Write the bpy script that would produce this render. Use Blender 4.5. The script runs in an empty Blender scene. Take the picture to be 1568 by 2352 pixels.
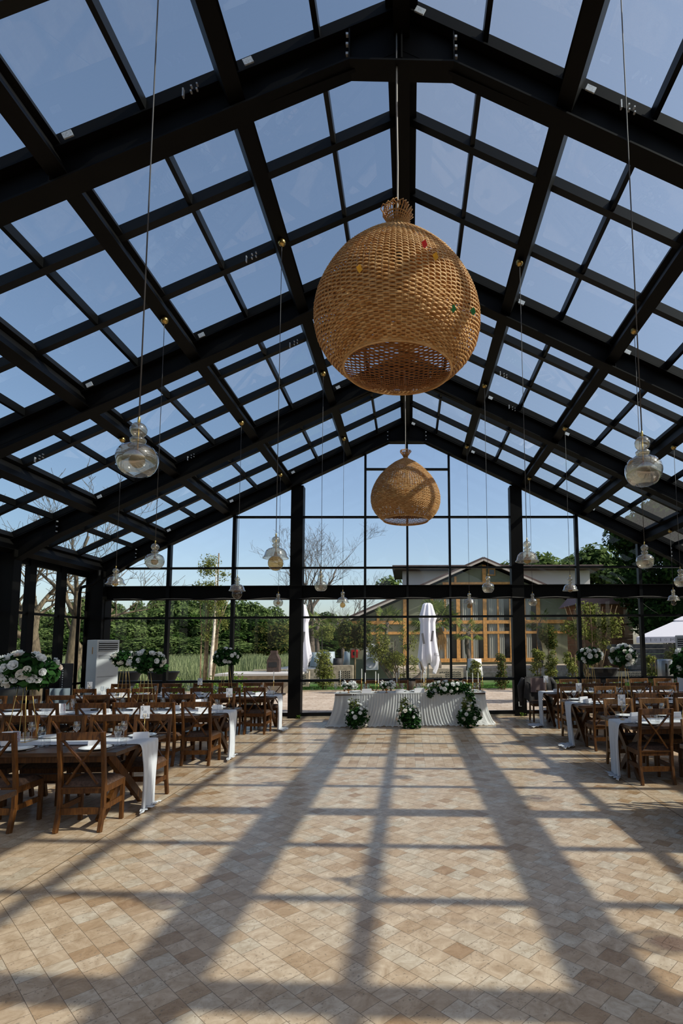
import bpy, math, random
import numpy as np
from mathutils import Vector, Matrix
random.seed(7); RNG = np.random.default_rng(11)
C = bpy.context.scene.collection
PI = math.pi; sin = math.sin; cos = math.cos
scn = bpy.context.scene

# ------------------------------------------------------------------ camera
cd = bpy.data.cameras.new('camera'); cam = bpy.data.objects.new('camera', cd); C.objects.link(cam)
cd.sensor_fit = 'VERTICAL'; cd.sensor_height = 36.0; cd.sensor_width = 24.0
cd.lens = 1266.65 / 2352 * 36.0
cd.shift_x = (784 - 975.6) / 2352; cd.shift_y = (1360 - 1176) / 2352
cd.clip_start = 0.05; cd.clip_end = 600
PITCH, YAW, ROLL = 0.0989, -0.0283, -0.0074
F = Vector((-sin(YAW) * cos(PITCH), cos(YAW) * cos(PITCH), sin(PITCH)))
R_ = Vector((cos(YAW), sin(YAW), 0)); U_ = R_.cross(F)
R2 = R_ * cos(ROLL) + U_ * sin(ROLL); U2 = -R_ * sin(ROLL) + U_ * cos(ROLL)
cam.matrix_world = Matrix(((R2.x, U2.x, -F.x, 0.0478), (R2.y, U2.y, -F.y, 0), (R2.z, U2.z, -F.z, 1.75), (0, 0, 0, 1)))
scn.camera = cam

# ------------------------------------------------------------------ world, sun, exposure
SUN = Vector((1.11, -0.293, 1.0)).normalized()
w = bpy.data.worlds.new('sky'); scn.world = w; w.use_nodes = True
nt = w.node_tree; nt.nodes.clear()
sky = nt.nodes.new('ShaderNodeTexSky'); sky.sky_type = 'NISHITA'; sky.sun_disc = False
sky.sun_elevation = math.asin(SUN.z); sky.sun_rotation = math.atan2(SUN.x, SUN.y)
sky.altitude = 100; sky.air_density = 1.0; sky.dust_density = 2.2; sky.ozone_density = 1.0
bg = nt.nodes.new('ShaderNodeBackground'); bg.inputs['Strength'].default_value = 0.125
wo = nt.nodes.new('ShaderNodeOutputWorld')
nt.links.new(sky.outputs[0], bg.inputs[0]); nt.links.new(bg.outputs[0], wo.inputs[0])
sd = bpy.data.lights.new('sun', 'SUN'); sd.energy = 4.1; sd.angle = math.radians(0.6); sd.color = (1.0, 0.93, 0.82)
sun = bpy.data.objects.new('sun', sd); C.objects.link(sun)
sun.rotation_euler = SUN.to_track_quat('Z', 'Y').to_euler()
scn.view_settings.view_transform = 'Standard'; scn.view_settings.look = 'None'
scn.view_settings.gamma = 1; scn.view_settings.use_curve_mapping = False
scn.view_settings.exposure = 0.56
try:
    scn.cycles.transparent_max_bounces = 24
except Exception: pass

# ------------------------------------------------------------------ materials
def mat(name, col, rough=0.5, metal=0.0, spec=0.5, noise=0.0, nscale=20, bump=0.0, sub=0.0, coat=0.0, nstretch=None, bdist=0.01, col2=None):
    m = bpy.data.materials.new(name); m.use_nodes = True; t = m.node_tree
    b = t.nodes['Principled BSDF']
    b.inputs['Base Color'].default_value = (*col, 1); b.inputs['Roughness'].default_value = rough
    b.inputs['Metallic'].default_value = metal; b.inputs['Specular IOR Level'].default_value = spec
    b.inputs['Coat Weight'].default_value = coat
    if noise or bump or col2:
        tc = t.nodes.new('ShaderNodeTexCoord'); mp = t.nodes.new('ShaderNodeMapping')
        if nstretch: mp.inputs['Scale'].default_value = nstretch
        n = t.nodes.new('ShaderNodeTexNoise'); n.inputs['Scale'].default_value = nscale; n.inputs['Detail'].default_value = 5
        t.links.new(tc.outputs['Object'], mp.inputs[0]); t.links.new(mp.outputs[0], n.inputs['Vector'])
        if noise or col2:
            r = t.nodes.new('ShaderNodeValToRGB')
            c2 = col2 if col2 else tuple(min(1, c * (1 + noise)) for c in col); c1 = col if col2 else tuple(c * (1 - noise) for c in col)
            r.color_ramp.elements[0].position = 0.3; r.color_ramp.elements[0].color = (*c1, 1)
            r.color_ramp.elements[1].position = 0.7; r.color_ramp.elements[1].color = (*c2, 1)
            t.links.new(n.outputs['Fac'], r.inputs[0]); t.links.new(r.outputs[0], b.inputs['Base Color'])
        if bump:
            bp = t.nodes.new('ShaderNodeBump'); bp.inputs['Strength'].default_value = bump; bp.inputs['Distance'].default_value = bdist
            t.links.new(n.outputs['Fac'], bp.inputs['Height']); t.links.new(bp.outputs[0], b.inputs['Normal'])
    return m

def thin(name, tint, gloss=1.0, rough=0.02, ior=1.45, body=None, bfac=0.0):
    m = bpy.data.materials.new(name); m.use_nodes = True; t = m.node_tree; t.nodes.clear()
    o = t.nodes.new('ShaderNodeOutputMaterial'); tr = t.nodes.new('ShaderNodeBsdfTransparent'); tr.inputs[0].default_value = (*tint, 1)
    g = t.nodes.new('ShaderNodeBsdfGlossy'); g.inputs['Roughness'].default_value = rough
    ge = t.nodes.new('ShaderNodeNewGeometry'); dt = t.nodes.new('ShaderNodeVectorMath'); dt.operation = 'DOT_PRODUCT'
    t.links.new(ge.outputs['Incoming'], dt.inputs[0]); t.links.new(ge.outputs['Normal'], dt.inputs[1])
    def mth(op, x, y, cl=False):
        n = t.nodes.new('ShaderNodeMath'); n.operation = op; n.use_clamp = cl
        for i, v in enumerate((x, y)):
            if v is None: continue
            if isinstance(v, (int, float)): n.inputs[i].default_value = v
            else: t.links.new(v, n.inputs[i])
        return n
    c1 = mth('ABSOLUTE', dt.outputs['Value'], None); c2 = mth('SUBTRACT', 1.0, c1.outputs[0], True); c3 = mth('POWER', c2.outputs[0], 5.0)
    f = mth('ADD', mth('MULTIPLY', c3.outputs[0], 0.92).outputs[0], 0.05)
    mm = t.nodes.new('ShaderNodeMath'); mm.operation = 'MULTIPLY'; mm.inputs[1].default_value = gloss; mm.use_clamp = True
    mx = t.nodes.new('ShaderNodeMixShader')
    t.links.new(f.outputs[0], mm.inputs[0]); t.links.new(mm.outputs[0], mx.inputs[0]); t.links.new(g.outputs[0], mx.inputs[2])
    if body:
        d = t.nodes.new('ShaderNodeBsdfTranslucent'); d.inputs[0].default_value = (*body, 1); m2 = t.nodes.new('ShaderNodeMixShader'); m2.inputs[0].default_value = bfac
        t.links.new(tr.outputs[0], m2.inputs[1]); t.links.new(d.outputs[0], m2.inputs[2]); t.links.new(m2.outputs[0], mx.inputs[1])
    else: t.links.new(tr.outputs[0], mx.inputs[1])
    t.links.new(mx.outputs[0], o.inputs[0]); return m

def cloth(name, col, trans=0.35, rough=0.8):
    m = bpy.data.materials.new(name); m.use_nodes = True; t = m.node_tree; t.nodes.clear()
    o = t.nodes.new('ShaderNodeOutputMaterial'); d = t.nodes.new('ShaderNodeBsdfDiffuse'); d.inputs[0].default_value = (*col, 1)
    tl = t.nodes.new('ShaderNodeBsdfTranslucent'); tl.inputs[0].default_value = (*col, 1); mx = t.nodes.new('ShaderNodeMixShader'); mx.inputs[0].default_value = trans
    t.links.new(d.outputs[0], mx.inputs[1]); t.links.new(tl.outputs[0], mx.inputs[2]); t.links.new(mx.outputs[0], o.inputs[0]); return m

def leafmat(name, c1, c2, trans=0.35, scale=3.0):
    m = bpy.data.materials.new(name); m.use_nodes = True; t = m.node_tree; t.nodes.clear()
    o = t.nodes.new('ShaderNodeOutputMaterial'); d = t.nodes.new('ShaderNodeBsdfDiffuse'); tl = t.nodes.new('ShaderNodeBsdfTranslucent')
    mx = t.nodes.new('ShaderNodeMixShader'); mx.inputs[0].default_value = trans
    g = t.nodes.new('ShaderNodeNewGeometry'); r = t.nodes.new('ShaderNodeValToRGB')
    r.color_ramp.elements[0].color = (*c1, 1); r.color_ramp.elements[1].color = (*c2, 1)
    t.links.new(g.outputs['Random Per Island'], r.inputs[0])
    for n in (d, tl): t.links.new(r.outputs[0], n.inputs[0])
    t.links.new(d.outputs[0], mx.inputs[1]); t.links.new(tl.outputs[0], mx.inputs[2]); t.links.new(mx.outputs[0], o.inputs[0]); return m

M = {}
M['steel'] = mat('black_steel', (0.0030, 0.0026, 0.0022), 0.55, 0.0, 0.12, noise=0.3, nscale=3)
M['alu'] = mat('dark_aluminium', (0.003, 0.0032, 0.0035), 0.4, 0.0, 0.2)
M['clip'] = mat('galvanised_clip', (0.5, 0.52, 0.54), 0.5, 0.3, noise=0.3, nscale=60)
M['brass'] = mat('brass', (0.55, 0.37, 0.12), 0.28, 1.0)
M['gold'] = mat('gold_wire', (0.62, 0.42, 0.14), 0.35, 1.0)
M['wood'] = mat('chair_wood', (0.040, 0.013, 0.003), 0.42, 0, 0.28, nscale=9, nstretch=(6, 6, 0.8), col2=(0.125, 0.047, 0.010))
M['wood_sunlit'] = mat('sunlit_tone_chair_wood', (0.11, 0.046, 0.014), 0.42, 0, 0.3, nscale=9, nstretch=(6, 6, 0.8), col2=(0.24, 0.11, 0.036))  # chair wood lightened to paint in the sunlight on the right far rows
M['tabletop'] = mat('table_wood', (0.035, 0.016, 0.008), 0.36, 0, 0.4, nscale=7, nstretch=(0.7, 8, 8), col2=(0.09, 0.043, 0.02), bump=0.2, bdist=0.003)
M['suede'] = mat('brown_suede', (0.085, 0.050, 0.035), 0.9, 0, 0.1, noise=0.35, nscale=35, bump=0.3, bdist=0.004)
M['cloth'] = cloth('white_cloth', (0.72, 0.72, 0.74), 0.25)
M['sheer'] = cloth('sheer_cloth', (0.88, 0.87, 0.84), 0.45)
M['china'] = mat('white_china', (0.78, 0.78, 0.77), 0.15, 0, 0.5, coat=0.3)
M['silver'] = mat('silver_cutlery', (0.6, 0.6, 0.62), 0.2, 1.0)
M['glass'] = thin('table_glass', (0.90, 0.92, 0.94), 2.6, .04)
M['paper'] = mat('white_card', (0.72, 0.70, 0.72), 0.7)
M['ink'] = mat('dark_ink', (0.09, 0.09, 0.10), 0.7)
M['print'] = mat('grey_flower_print', (0.28, 0.28, 0.30), 0.7)
M['pink'] = mat('pink_flower_print', (0.55, 0.30, 0.30), 0.7)
M['candle'] = mat('ivory_wax', (0.75, 0.72, 0.66), 0.5, sub=0.2)
M['wall_glass'] = thin('wall_glass', (0.965, 0.975, 0.975), 0.6, 0.0)
M['roof_glass'] = thin('roof_glass', (0.74, 0.82, 0.84), 1.0, 0.0, body=(0.80, 0.80, 0.78), bfac=0.05)
M['pend'] = thin('smoked_champagne_glass', (0.72, 0.70, 0.64), 3.4, 0.07, body=(0.85, 0.78, 0.62), bfac=0.18)
M['bulb'] = thin('amber_bulb', (0.70, 0.52, 0.30), 1.8, 0.03)
M['cord'] = mat('grey_cord', (0.05, 0.045, 0.045), 0.6)
M['rope'] = mat('pale_wire_rope', (0.35, 0.31, 0.27), 0.5)
M['white'] = mat('white_enamel', (0.52, 0.53, 0.54), 0.4, noise=0.05, nscale=3)
M['greypl'] = mat('grey_plastic', (0.28, 0.29, 0.30), 0.5)
M['black'] = mat('matt_black', (0.006, 0.006, 0.007), 0.7)
M['rose'] = cloth('cream_petal', (0.80, 0.76, 0.68), 0.3)
M['rosew'] = cloth('white_petal', (0.82, 0.82, 0.80), 0.3)
M['rosep'] = cloth('blush_petal', (0.82, 0.70, 0.60), 0.3)
M['fol'] = leafmat('dark_florist_leaf', (0.006, 0.022, 0.008), (0.032, 0.085, 0.022), 0.2)
M['leafd'] = leafmat('dark_tree_leaf', (0.008, 0.022, 0.008), (0.045, 0.085, 0.018), 0.3)
M['leafm'] = leafmat('mid_green_leaf', (0.035, 0.065, 0.020), (0.15, 0.21, 0.07), 0.38)
M['leafo'] = leafmat('olive_leaf', (0.06, 0.085, 0.02), (0.26, 0.28, 0.08), 0.4)
M['leafr'] = leafmat('red_tipped_leaf', (0.03, 0.06, 0.015), (0.13, 0.12, 0.035), 0.35)
M['leafy'] = leafmat('bright_shrub_leaf', (0.04, 0.09, 0.015), (0.20, 0.30, 0.05), 0.4)
M['reed'] = leafmat('reed_blade', (0.10, 0.14, 0.06), (0.32, 0.36, 0.19), 0.35)
M['grassb'] = leafmat('lawn_blade', (0.03, 0.08, 0.02), (0.09, 0.17, 0.04), 0.3)
M['palm'] = leafmat('palm_blade', (0.05, 0.08, 0.02), (0.18, 0.22, 0.06), 0.3)
M['dead'] = leafmat('dead_palm_blade', (0.18, 0.10, 0.04), (0.35, 0.22, 0.10), 0.2)
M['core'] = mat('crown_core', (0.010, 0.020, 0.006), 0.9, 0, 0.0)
M['bark'] = mat('pale_bark', (0.045, 0.038, 0.026), 0.9, 0, 0.1, nscale=5, nstretch=(3, 3, 0.8), col2=(0.17, 0.14, 0.09), bump=0.6, bdist=0.03)
M['twig'] = mat('tan_twig', (0.20, 0.15, 0.09), 0.9, 0, 0.1, noise=0.4, nscale=8)
M['greybark'] = mat('grey_bark', (0.10, 0.085, 0.07), 0.9, 0, 0.1, noise=0.4, nscale=6)
M['birch'] = mat('white_stem', (0.55, 0.50, 0.42), 0.8, 0, 0.1, noise=0.4, nscale=7)
M['plaster'] = mat('sage_plaster', (0.19, 0.20, 0.135), 0.9, 0, 0.1, noise=0.08, nscale=2)
M['timber'] = mat('honey_timber', (0.52, 0.26, 0.075), 0.6, 0, 0.3, noise=0.25, nscale=6)
M['rooft'] = mat('brown_roof', (0.075, 0.05, 0.045), 0.8, noise=0.2, nscale=4)
M['fascia'] = mat('pale_fascia', (0.42, 0.37, 0.32), 0.8)
M['render'] = mat('pale_render', (0.42, 0.41, 0.40), 0.8)
M['darkglass'] = mat('dark_window', (0.02, 0.022, 0.022), 0.08, 0, 0.6)
M['curtain'] = mat('grey_curtain', (0.19, 0.20, 0.17), 0.8, nscale=3, nstretch=(6, 1, 0.05), col2=(0.33, 0.34, 0.29))
M['stone'] = mat('cream_stone', (0.34, 0.29, 0.22), 0.85, 0, 0.2, noise=0.3, nscale=6, bump=0.5, bdist=0.02)
M['dstone'] = mat('dark_stone', (0.11, 0.105, 0.10), 0.9, 0, 0.2, noise=0.45, nscale=5, bump=0.6, bdist=0.03)
M['wet'] = mat('blue_grey_paving', (0.16, 0.18, 0.20), 0.7, noise=0.15, nscale=2)
M['bowl'] = mat('dark_planter', (0.022, 0.020, 0.019), 0.75, noise=0.4, nscale=6)
M['potw'] = mat('white_pot', (0.62, 0.62, 0.63), 0.5)
M['potb'] = mat('blue_grey_pot', (0.25, 0.31, 0.34), 0.5)
M['red'] = mat('red_box', (0.75, 0.02, 0.02), 0.4)
M['brick'] = mat('brown_brick', (0.045, 0.028, 0.022), 0.85, noise=0.3, nscale=12)
M['leather'] = mat('dark_jacket', (0.018, 0.013, 0.012), 0.7, noise=0.4, nscale=10, bump=0.4)
M['lining'] = mat('mauve_lining', (0.14, 0.09, 0.085), 0.8)
M['amber'] = mat('amber_glass_bowl', (0.35, 0.13, 0.02), 0.1, 0, 0.6)
M['yellowp'] = mat('yellow_paper', (0.85, 0.42, 0.02), 0.6); M['greenp'] = mat('green_paper', (0.02, 0.22, 0.06), 0.6)
M['canvas'] = cloth('parasol_canvas', (0.80, 0.80, 0.86), 0.25)

def wicker_mat():
    m = mat('wicker', (0.50, 0.23, 0.055), 0.5, 0, 0.4, nscale=14, nstretch=(1, 1, 3), col2=(0.84, 0.55, 0.25))
    t = m.node_tree; b = t.nodes['Principled BSDF']; o = t.nodes['Material Output']
    tl = t.nodes.new('ShaderNodeBsdfTranslucent'); tl.inputs[0].default_value = (0.75, 0.30, 0.05, 1)
    mx = t.nodes.new('ShaderNodeMixShader'); mx.inputs[0].default_value = 0.24
    t.links.new(b.outputs[0], mx.inputs[1]); t.links.new(tl.outputs[0], mx.inputs[2]); t.links.new(mx.outputs[0], o.inputs[0]); return m
M['wicker'] = wicker_mat()

def floor_mat(name, interior=True):
    m = bpy.data.materials.new(name); m.use_nodes = True; t = m.node_tree; N = t.nodes; L = t.links
    b = N['Principled BSDF']; tc = N.new('ShaderNodeTexCoord')
    def math_(op, a, c=None, clamp=False):
        n = N.new('ShaderNodeMath'); n.operation = op; n.use_clamp = clamp
        for i, v in enumerate((a, c)):
            if v is None: continue
            if isinstance(v, (int, float)): n.inputs[i].default_value = v
            else: L.new(v, n.inputs[i])
        return n.outputs[0]
    def brick(rot, bw, rh, off):
        mp = N.new('ShaderNodeMapping'); mp.inputs['Rotation'].default_value = (0, 0, rot); mp.inputs['Location'].default_value = (0.033, 0.02, 0)
        L.new(tc.outputs['Object'], mp.inputs[0])
        k = N.new('ShaderNodeTexBrick'); k.offset = off; k.offset_frequency = 2
        k.inputs['Scale'].default_value = 1; k.inputs['Brick Width'].default_value = bw; k.inputs['Row Height'].default_value = rh
        k.inputs['Mortar Size'].default_value = 0.0018 if interior else 0.006; k.inputs['Mortar Smooth'].default_value = 0.3
        k.inputs['Color1'].default_value = (0, 0, 0, 1); k.inputs['Color2'].default_value = (1, 1, 1, 1); k.inputs['Mortar'].default_value = (0.5, 0.5, 0.5, 1)
        L.new(mp.outputs[0], k.inputs['Vector']); return k
    if interior:
        A = brick(PI / 4, 0.137, 0.135, 0.45); B = brick(PI / 2, 0.235, 0.145, 0.37)
        sx = N.new('ShaderNodeSeparateXYZ'); L.new(tc.outputs['Object'], sx.inputs[0])
        ax = math_('ABSOLUTE', sx.outputs[0])
        mk = math_('MULTIPLY', math_('LESS_THAN', ax, 2.82), math_('LESS_THAN', sx.outputs[1], 8.28))
        def mixc(a, c):
            n = N.new('ShaderNodeMix'); n.data_type = 'RGBA'; L.new(mk, n.inputs[0]); L.new(a, n.inputs[6]); L.new(c, n.inputs[7]); return n.outputs[2]
        colr = mixc(B.outputs['Color'], A.outputs['Color'])
        mort = math_('ADD', math_('MULTIPLY', A.outputs['Fac'], mk), math_('MULTIPLY', B.outputs['Fac'], math_('SUBTRACT', 1.0, mk)))
        seam = math_('LESS_THAN', math_('ABSOLUTE', math_('SUBTRACT', ax, 2.82)), 0.006)
        mort = math_('MAXIMUM', mort, seam)
        stops = [(0.0, (0.40, 0.26, 0.15)), (0.06, (0.48, 0.34, 0.215)), (0.2, (0.56, 0.425, 0.295)), (0.5, (0.60, 0.47, 0.34)), (0.75, (0.63, 0.51, 0.385)), (0.92, (0.58, 0.50, 0.395)), (1.0, (0.66, 0.56, 0.445))]
    else:
        B = brick(0, 0.5, 0.28, 0.5); colr = B.outputs['Color']; mort = B.outputs['Fac']
        stops = [(0.0, (0.40, 0.35, 0.30)), (0.5, (0.47, 0.42, 0.37)), (1.0, (0.54, 0.49, 0.44))]
    r = N.new('ShaderNodeValToRGB'); cr = r.color_ramp
    while len(cr.elements) < len(stops): cr.elements.new(0.5)
    for e, (p, c) in zip(cr.elements, stops): e.position = p; e.color = (*c, 1)
    L.new(colr, r.inputs[0])
    n1 = N.new('ShaderNodeTexNoise'); n1.inputs['Scale'].default_value = 8.5; n1.inputs['Detail'].default_value = 9; n1.inputs['Roughness'].default_value = 0.72; n1.inputs['Distortion'].default_value = 0.8
    L.new(tc.outputs['Object'], n1.inputs['Vector'])
    r1 = N.new('ShaderNodeValToRGB'); r1.color_ramp.elements[0].position = 0.3; r1.color_ramp.elements[0].color = (0.56, 0.455, 0.34, 1)
    r1.color_ramp.elements[1].position = 0.7; r1.color_ramp.elements[1].color = (1.08, 1.04, 1.0, 1); L.new(n1.outputs['Fac'], r1.inputs[0])
    mu = N.new('ShaderNodeMix'); mu.data_type = 'RGBA'; mu.blend_type = 'MULTIPLY'; mu.inputs[0].default_value = 0.9
    L.new(r.outputs[0], mu.inputs[6]); L.new(r1.outputs[0], mu.inputs[7])
    # travertine pits
    n2 = N.new('ShaderNodeTexNoise'); n2.inputs['Scale'].default_value = 58; n2.inputs['Detail'].default_value = 3; L.new(tc.outputs['Object'], n2.inputs['Vector'])
    n3 = N.new('ShaderNodeTexNoise'); n3.inputs['Scale'].default_value = 6; L.new(tc.outputs['Object'], n3.inputs['Vector'])
    pit = math_('MULTIPLY', math_('GREATER_THAN', n2.outputs['Fac'], 0.625), math_('GREATER_THAN', n3.outputs['Fac'], 0.50))
    m2 = N.new('ShaderNodeMix'); m2.data_type = 'RGBA'; L.new(math_('MULTIPLY', pit, 0.55), m2.inputs[0]); L.new(mu.outputs[2], m2.inputs[6]); m2.inputs[7].default_value = (0.16, 0.12, 0.08, 1)
    m3 = N.new('ShaderNodeMix'); m3.data_type = 'RGBA'; L.new(math_('MULTIPLY', mort, 0.85), m3.inputs[0]); L.new(m2.outputs[2], m3.inputs[6]); m3.inputs[7].default_value = (0.13, 0.085, 0.05, 1)
    L.new(m3.outputs[2], b.inputs['Base Color'])
    b.inputs['Roughness'].default_value = 0.27 if interior else 0.8; b.inputs['Specular IOR Level'].default_value = 0.42 if interior else 0.2
    bp = N.new('ShaderNodeBump'); bp.inputs['Strength'].default_value = 0.25; bp.inputs['Distance'].default_value = 0.004
    L.new(math_('ADD', math_('MULTIPLY', n1.outputs['Fac'], 0.5), math_('MULTIPLY', mort, -0.8)), bp.inputs['Height']); L.new(bp.outputs[0], b.inputs['Normal'])
    return m
M['floor'] = floor_mat('travertine_floor'); M['terrace'] = floor_mat('terrace_paving', False)
M['lawn'] = mat('lawn_ground', (0.035, 0.085, 0.02), 0.95, 0, 0.05, nscale=3, col2=(0.075, 0.14, 0.035))
M['meadow'] = mat('meadow_ground', (0.05, 0.085, 0.03), 0.95, 0, 0.05, nscale=0.6, col2=(0.13, 0.17, 0.07))

# ------------------------------------------------------------------ mesh helpers
class MB:
    def __init__(s): s.v = []; s.f = []; s.m = []; s.s = []; s.mi = 0; s.sm = False
    def add(s, vs, fs, mtx=None):
        o = len(s.v)
        s.v += [tuple(mtx @ Vector(v)) if mtx else tuple(v) for v in vs]
        s.f += [tuple(i + o for i in f) for f in fs]; s.m += [s.mi] * len(fs); s.s += [s.sm] * len(fs); return s
    def box(s, c, d, mtx=None, rot=None):
        x, y, z = d[0] / 2, d[1] / 2, d[2] / 2
        vs = [Vector((i * x, j * y, k * z)) for i in (-1, 1) for j in (-1, 1) for k in (-1, 1)]
        if rot: vs = [rot @ v for v in vs]
        vs = [v + Vector(c) for v in vs]
        return s.add(vs, [(0, 1, 3, 2), (4, 6, 7, 5), (0, 4, 5, 1), (2, 3, 7, 6), (0, 2, 6, 4), (1, 5, 7, 3)], mtx)
    def beam(s, a, b, wd, ht, up=(0, 0, 1), mtx=None):
        a, b = Vector(a), Vector(b); d = (b - a); L = d.length; d.normalize()
        u = Vector(up); x = d.cross(u)
        if x.length < 1e-4: x = d.cross(Vector((0, 1, 0)))
        x.normalize(); z = x.cross(d)
        R = Matrix((x, d, z)).transposed()
        return s.box((a + b) / 2, (wd, L, ht), mtx, R)
    def tube(s, pts, rad, n=6, cap=True, mtx=None):
        pts = [Vector(p) for p in pts]; k = len(pts); rr = rad if isinstance(rad, (list, tuple)) else [rad] * k
        vs = []; fs = []; px = None
        for i, p in enumerate(pts):
            d = (pts[min(i + 1, k - 1)] - pts[max(i - 1, 0)]).normalized()
            if px is None: px = d.cross(Vector((0.3, 0.2, 1)) if abs(d.z) < 0.9 else Vector((1, 0, 0)))
            px = (px - d * px.dot(d)).normalized(); py = d.cross(px)
            vs += [p + (px * cos(2 * PI * j / n) + py * sin(2 * PI * j / n)) * rr[i] for j in range(n)]
        for i in range(k - 1):
            for j in range(n): fs.append((i * n + j, i * n + (j + 1) % n, (i + 1) * n + (j + 1) % n, (i + 1) * n + j))
        if cap: fs += [tuple(range(n))[::-1], tuple(range((k - 1) * n, k * n))]
        return s.add(vs, fs, mtx)
    def lathe(s, prof, n=24, mtx=None, c=(0, 0, 0), cap=False):
        vs = []; fs = []
        for r, z in prof: vs += [(c[0] + r * cos(2 * PI * j / n), c[1] + r * sin(2 * PI * j / n), c[2] + z) for j in range(n)]
        for i in range(len(prof) - 1):
            for j in range(n): fs.append((i * n + j, i * n + (j + 1) % n, (i + 1) * n + (j + 1) % n, (i + 1) * n + j))
        if cap: fs += [tuple(range(n))[::-1], tuple(range((len(prof) - 1) * n, len(prof) * n))]
        return s.add(vs, fs, mtx)
    def ball(s, c, r, n=12, mtx=None, sc=(1, 1, 1)):
        prof = [(max(1e-4, sin(PI * i / (n // 2))) , -cos(PI * i / (n // 2))) for i in range(n // 2 + 1)]
        vs = []; fs = []
        for a, z in prof: vs += [(c[0] + r * sc[0] * a * cos(2 * PI * j / n), c[1] + r * sc[1] * a * sin(2 * PI * j / n), c[2] + r * sc[2] * z) for j in range(n)]
        for i in range(len(prof) - 1):
            for j in range(n): fs.append((i * n + j, i * n + (j + 1) % n, (i + 1) * n + (j + 1) % n, (i + 1) * n + j))
        return s.add(vs, fs, mtx)
    def grid(s, fn, nu, nv):
        vs = [fn(i / nu, j / nv) for i in range(nu + 1) for j in range(nv + 1)]
        fs = [(i * (nv + 1) + j, (i + 1) * (nv + 1) + j, (i + 1) * (nv + 1) + j + 1, i * (nv + 1) + j + 1) for i in range(nu) for j in range(nv)]
        return s.add(vs, fs)
    def prism(s, poly, a, b, axis='y', mtx=None):
        n = len(poly)
        if axis == 'y': vs = [(x, a, z) for x, z in poly] + [(x, b, z) for x, z in poly]
        elif axis == 'x': vs = [(a, y, z) for y, z in poly] + [(b, y, z) for y, z in poly]
        else: vs = [(x, y, a) for x, y in poly] + [(x, y, b) for x, y in poly]
        return s.add(vs, [tuple(range(n))[::-1], tuple(range(n, 2 * n))] + [(i, (i + 1) % n, n + (i + 1) % n, n + i) for i in range(n)], mtx)
    def mesh(s, name, mats):
        me = bpy.data.meshes.new(name); me.from_pydata(s.v, [], s.f)
        for m in (mats if isinstance(mats, (list, tuple)) else [mats]): me.materials.append(m)
        me.polygons.foreach_set('material_index', s.m); me.polygons.foreach_set('use_smooth', s.s); me.update(); return me
    def build(s, name, mats, parent=None, loc=(0, 0, 0), bevel=0):
        o = bpy.data.objects.new(name, s.mesh(name, mats)); C.objects.link(o); o.location = loc
        if parent: o.parent = parent
        if bevel:
            b = o.modifiers.new('bevel', 'BEVEL'); b.width = bevel; b.segments = 2; b.limit_method = 'ANGLE'
        return o
def S(b=None):
    b = b or MB(); b.sm = True; return b

def tag(o, label=None, cat=None, group=None, kind=None):
    if label: o['label'] = label
    if cat: o['category'] = cat
    if group: o['group'] = group
    if kind: o['kind'] = kind
    return o
def thing(name, label, cat, loc=(0, 0, 0), rz=0, group=None, kind=None):
    o = bpy.data.objects.new(name, None); C.objects.link(o); o.empty_display_size = 0.1
    o.location = loc; o.rotation_euler = (0, 0, rz); return tag(o, label, cat, group, kind)
CH = {}
def kids(o):
    if o not in CH: CH[o] = [c for c in bpy.data.objects if c.parent == o]
    return CH[o]
def dup(r0, loc, rz=0, label=None, group=None, sc=None):
    r = r0.copy(); C.objects.link(r); r.location = loc; r.rotation_euler = (0, 0, rz)
    if sc: r.scale = sc if isinstance(sc, (tuple, list)) else (sc,) * 3
    if label: r['label'] = label
    if group: r['group'] = group
    for ch in kids(r0):
        c = ch.copy(); C.objects.link(c); c.parent = r
        for g in kids(ch):
            d = g.copy(); C.objects.link(d); d.parent = c
    return r
def place(proto, used, loc, rz, label, group=None, sc=None):
    if not used[0]:
        used[0] = True; proto.location = loc; proto.rotation_euler = (0, 0, rz); proto['label'] = label
        if sc: proto.scale = sc if isinstance(sc, (tuple, list)) else (sc,) * 3
        if group: proto['group'] = group
        return proto
    return dup(proto, loc, rz, label, group, sc)

def npmesh(name, V, Fq, mats, smooth=False, mi=None):
    me = bpy.data.meshes.new(name); V = np.asarray(V, np.float32); Fq = np.asarray(Fq, np.int32); k = Fq.shape[1]
    me.vertices.add(len(V)); me.vertices.foreach_set('co', V.ravel())
    me.loops.add(Fq.size); me.loops.foreach_set('vertex_index', Fq.ravel())
    me.polygons.add(len(Fq)); me.polygons.foreach_set('loop_start', np.arange(0, Fq.size, k, dtype=np.int32))
    me.polygons.foreach_set('loop_total', np.full(len(Fq), k, np.int32))
    if smooth: me.polygons.foreach_set('use_smooth', np.ones(len(Fq), bool))
    if mi is not None: me.polygons.foreach_set('material_index', np.asarray(mi, np.int32))
    for m in (mats if isinstance(mats, (list, tuple)) else [mats]): me.materials.append(m)
    me.update(calc_edges=True); return me

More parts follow.
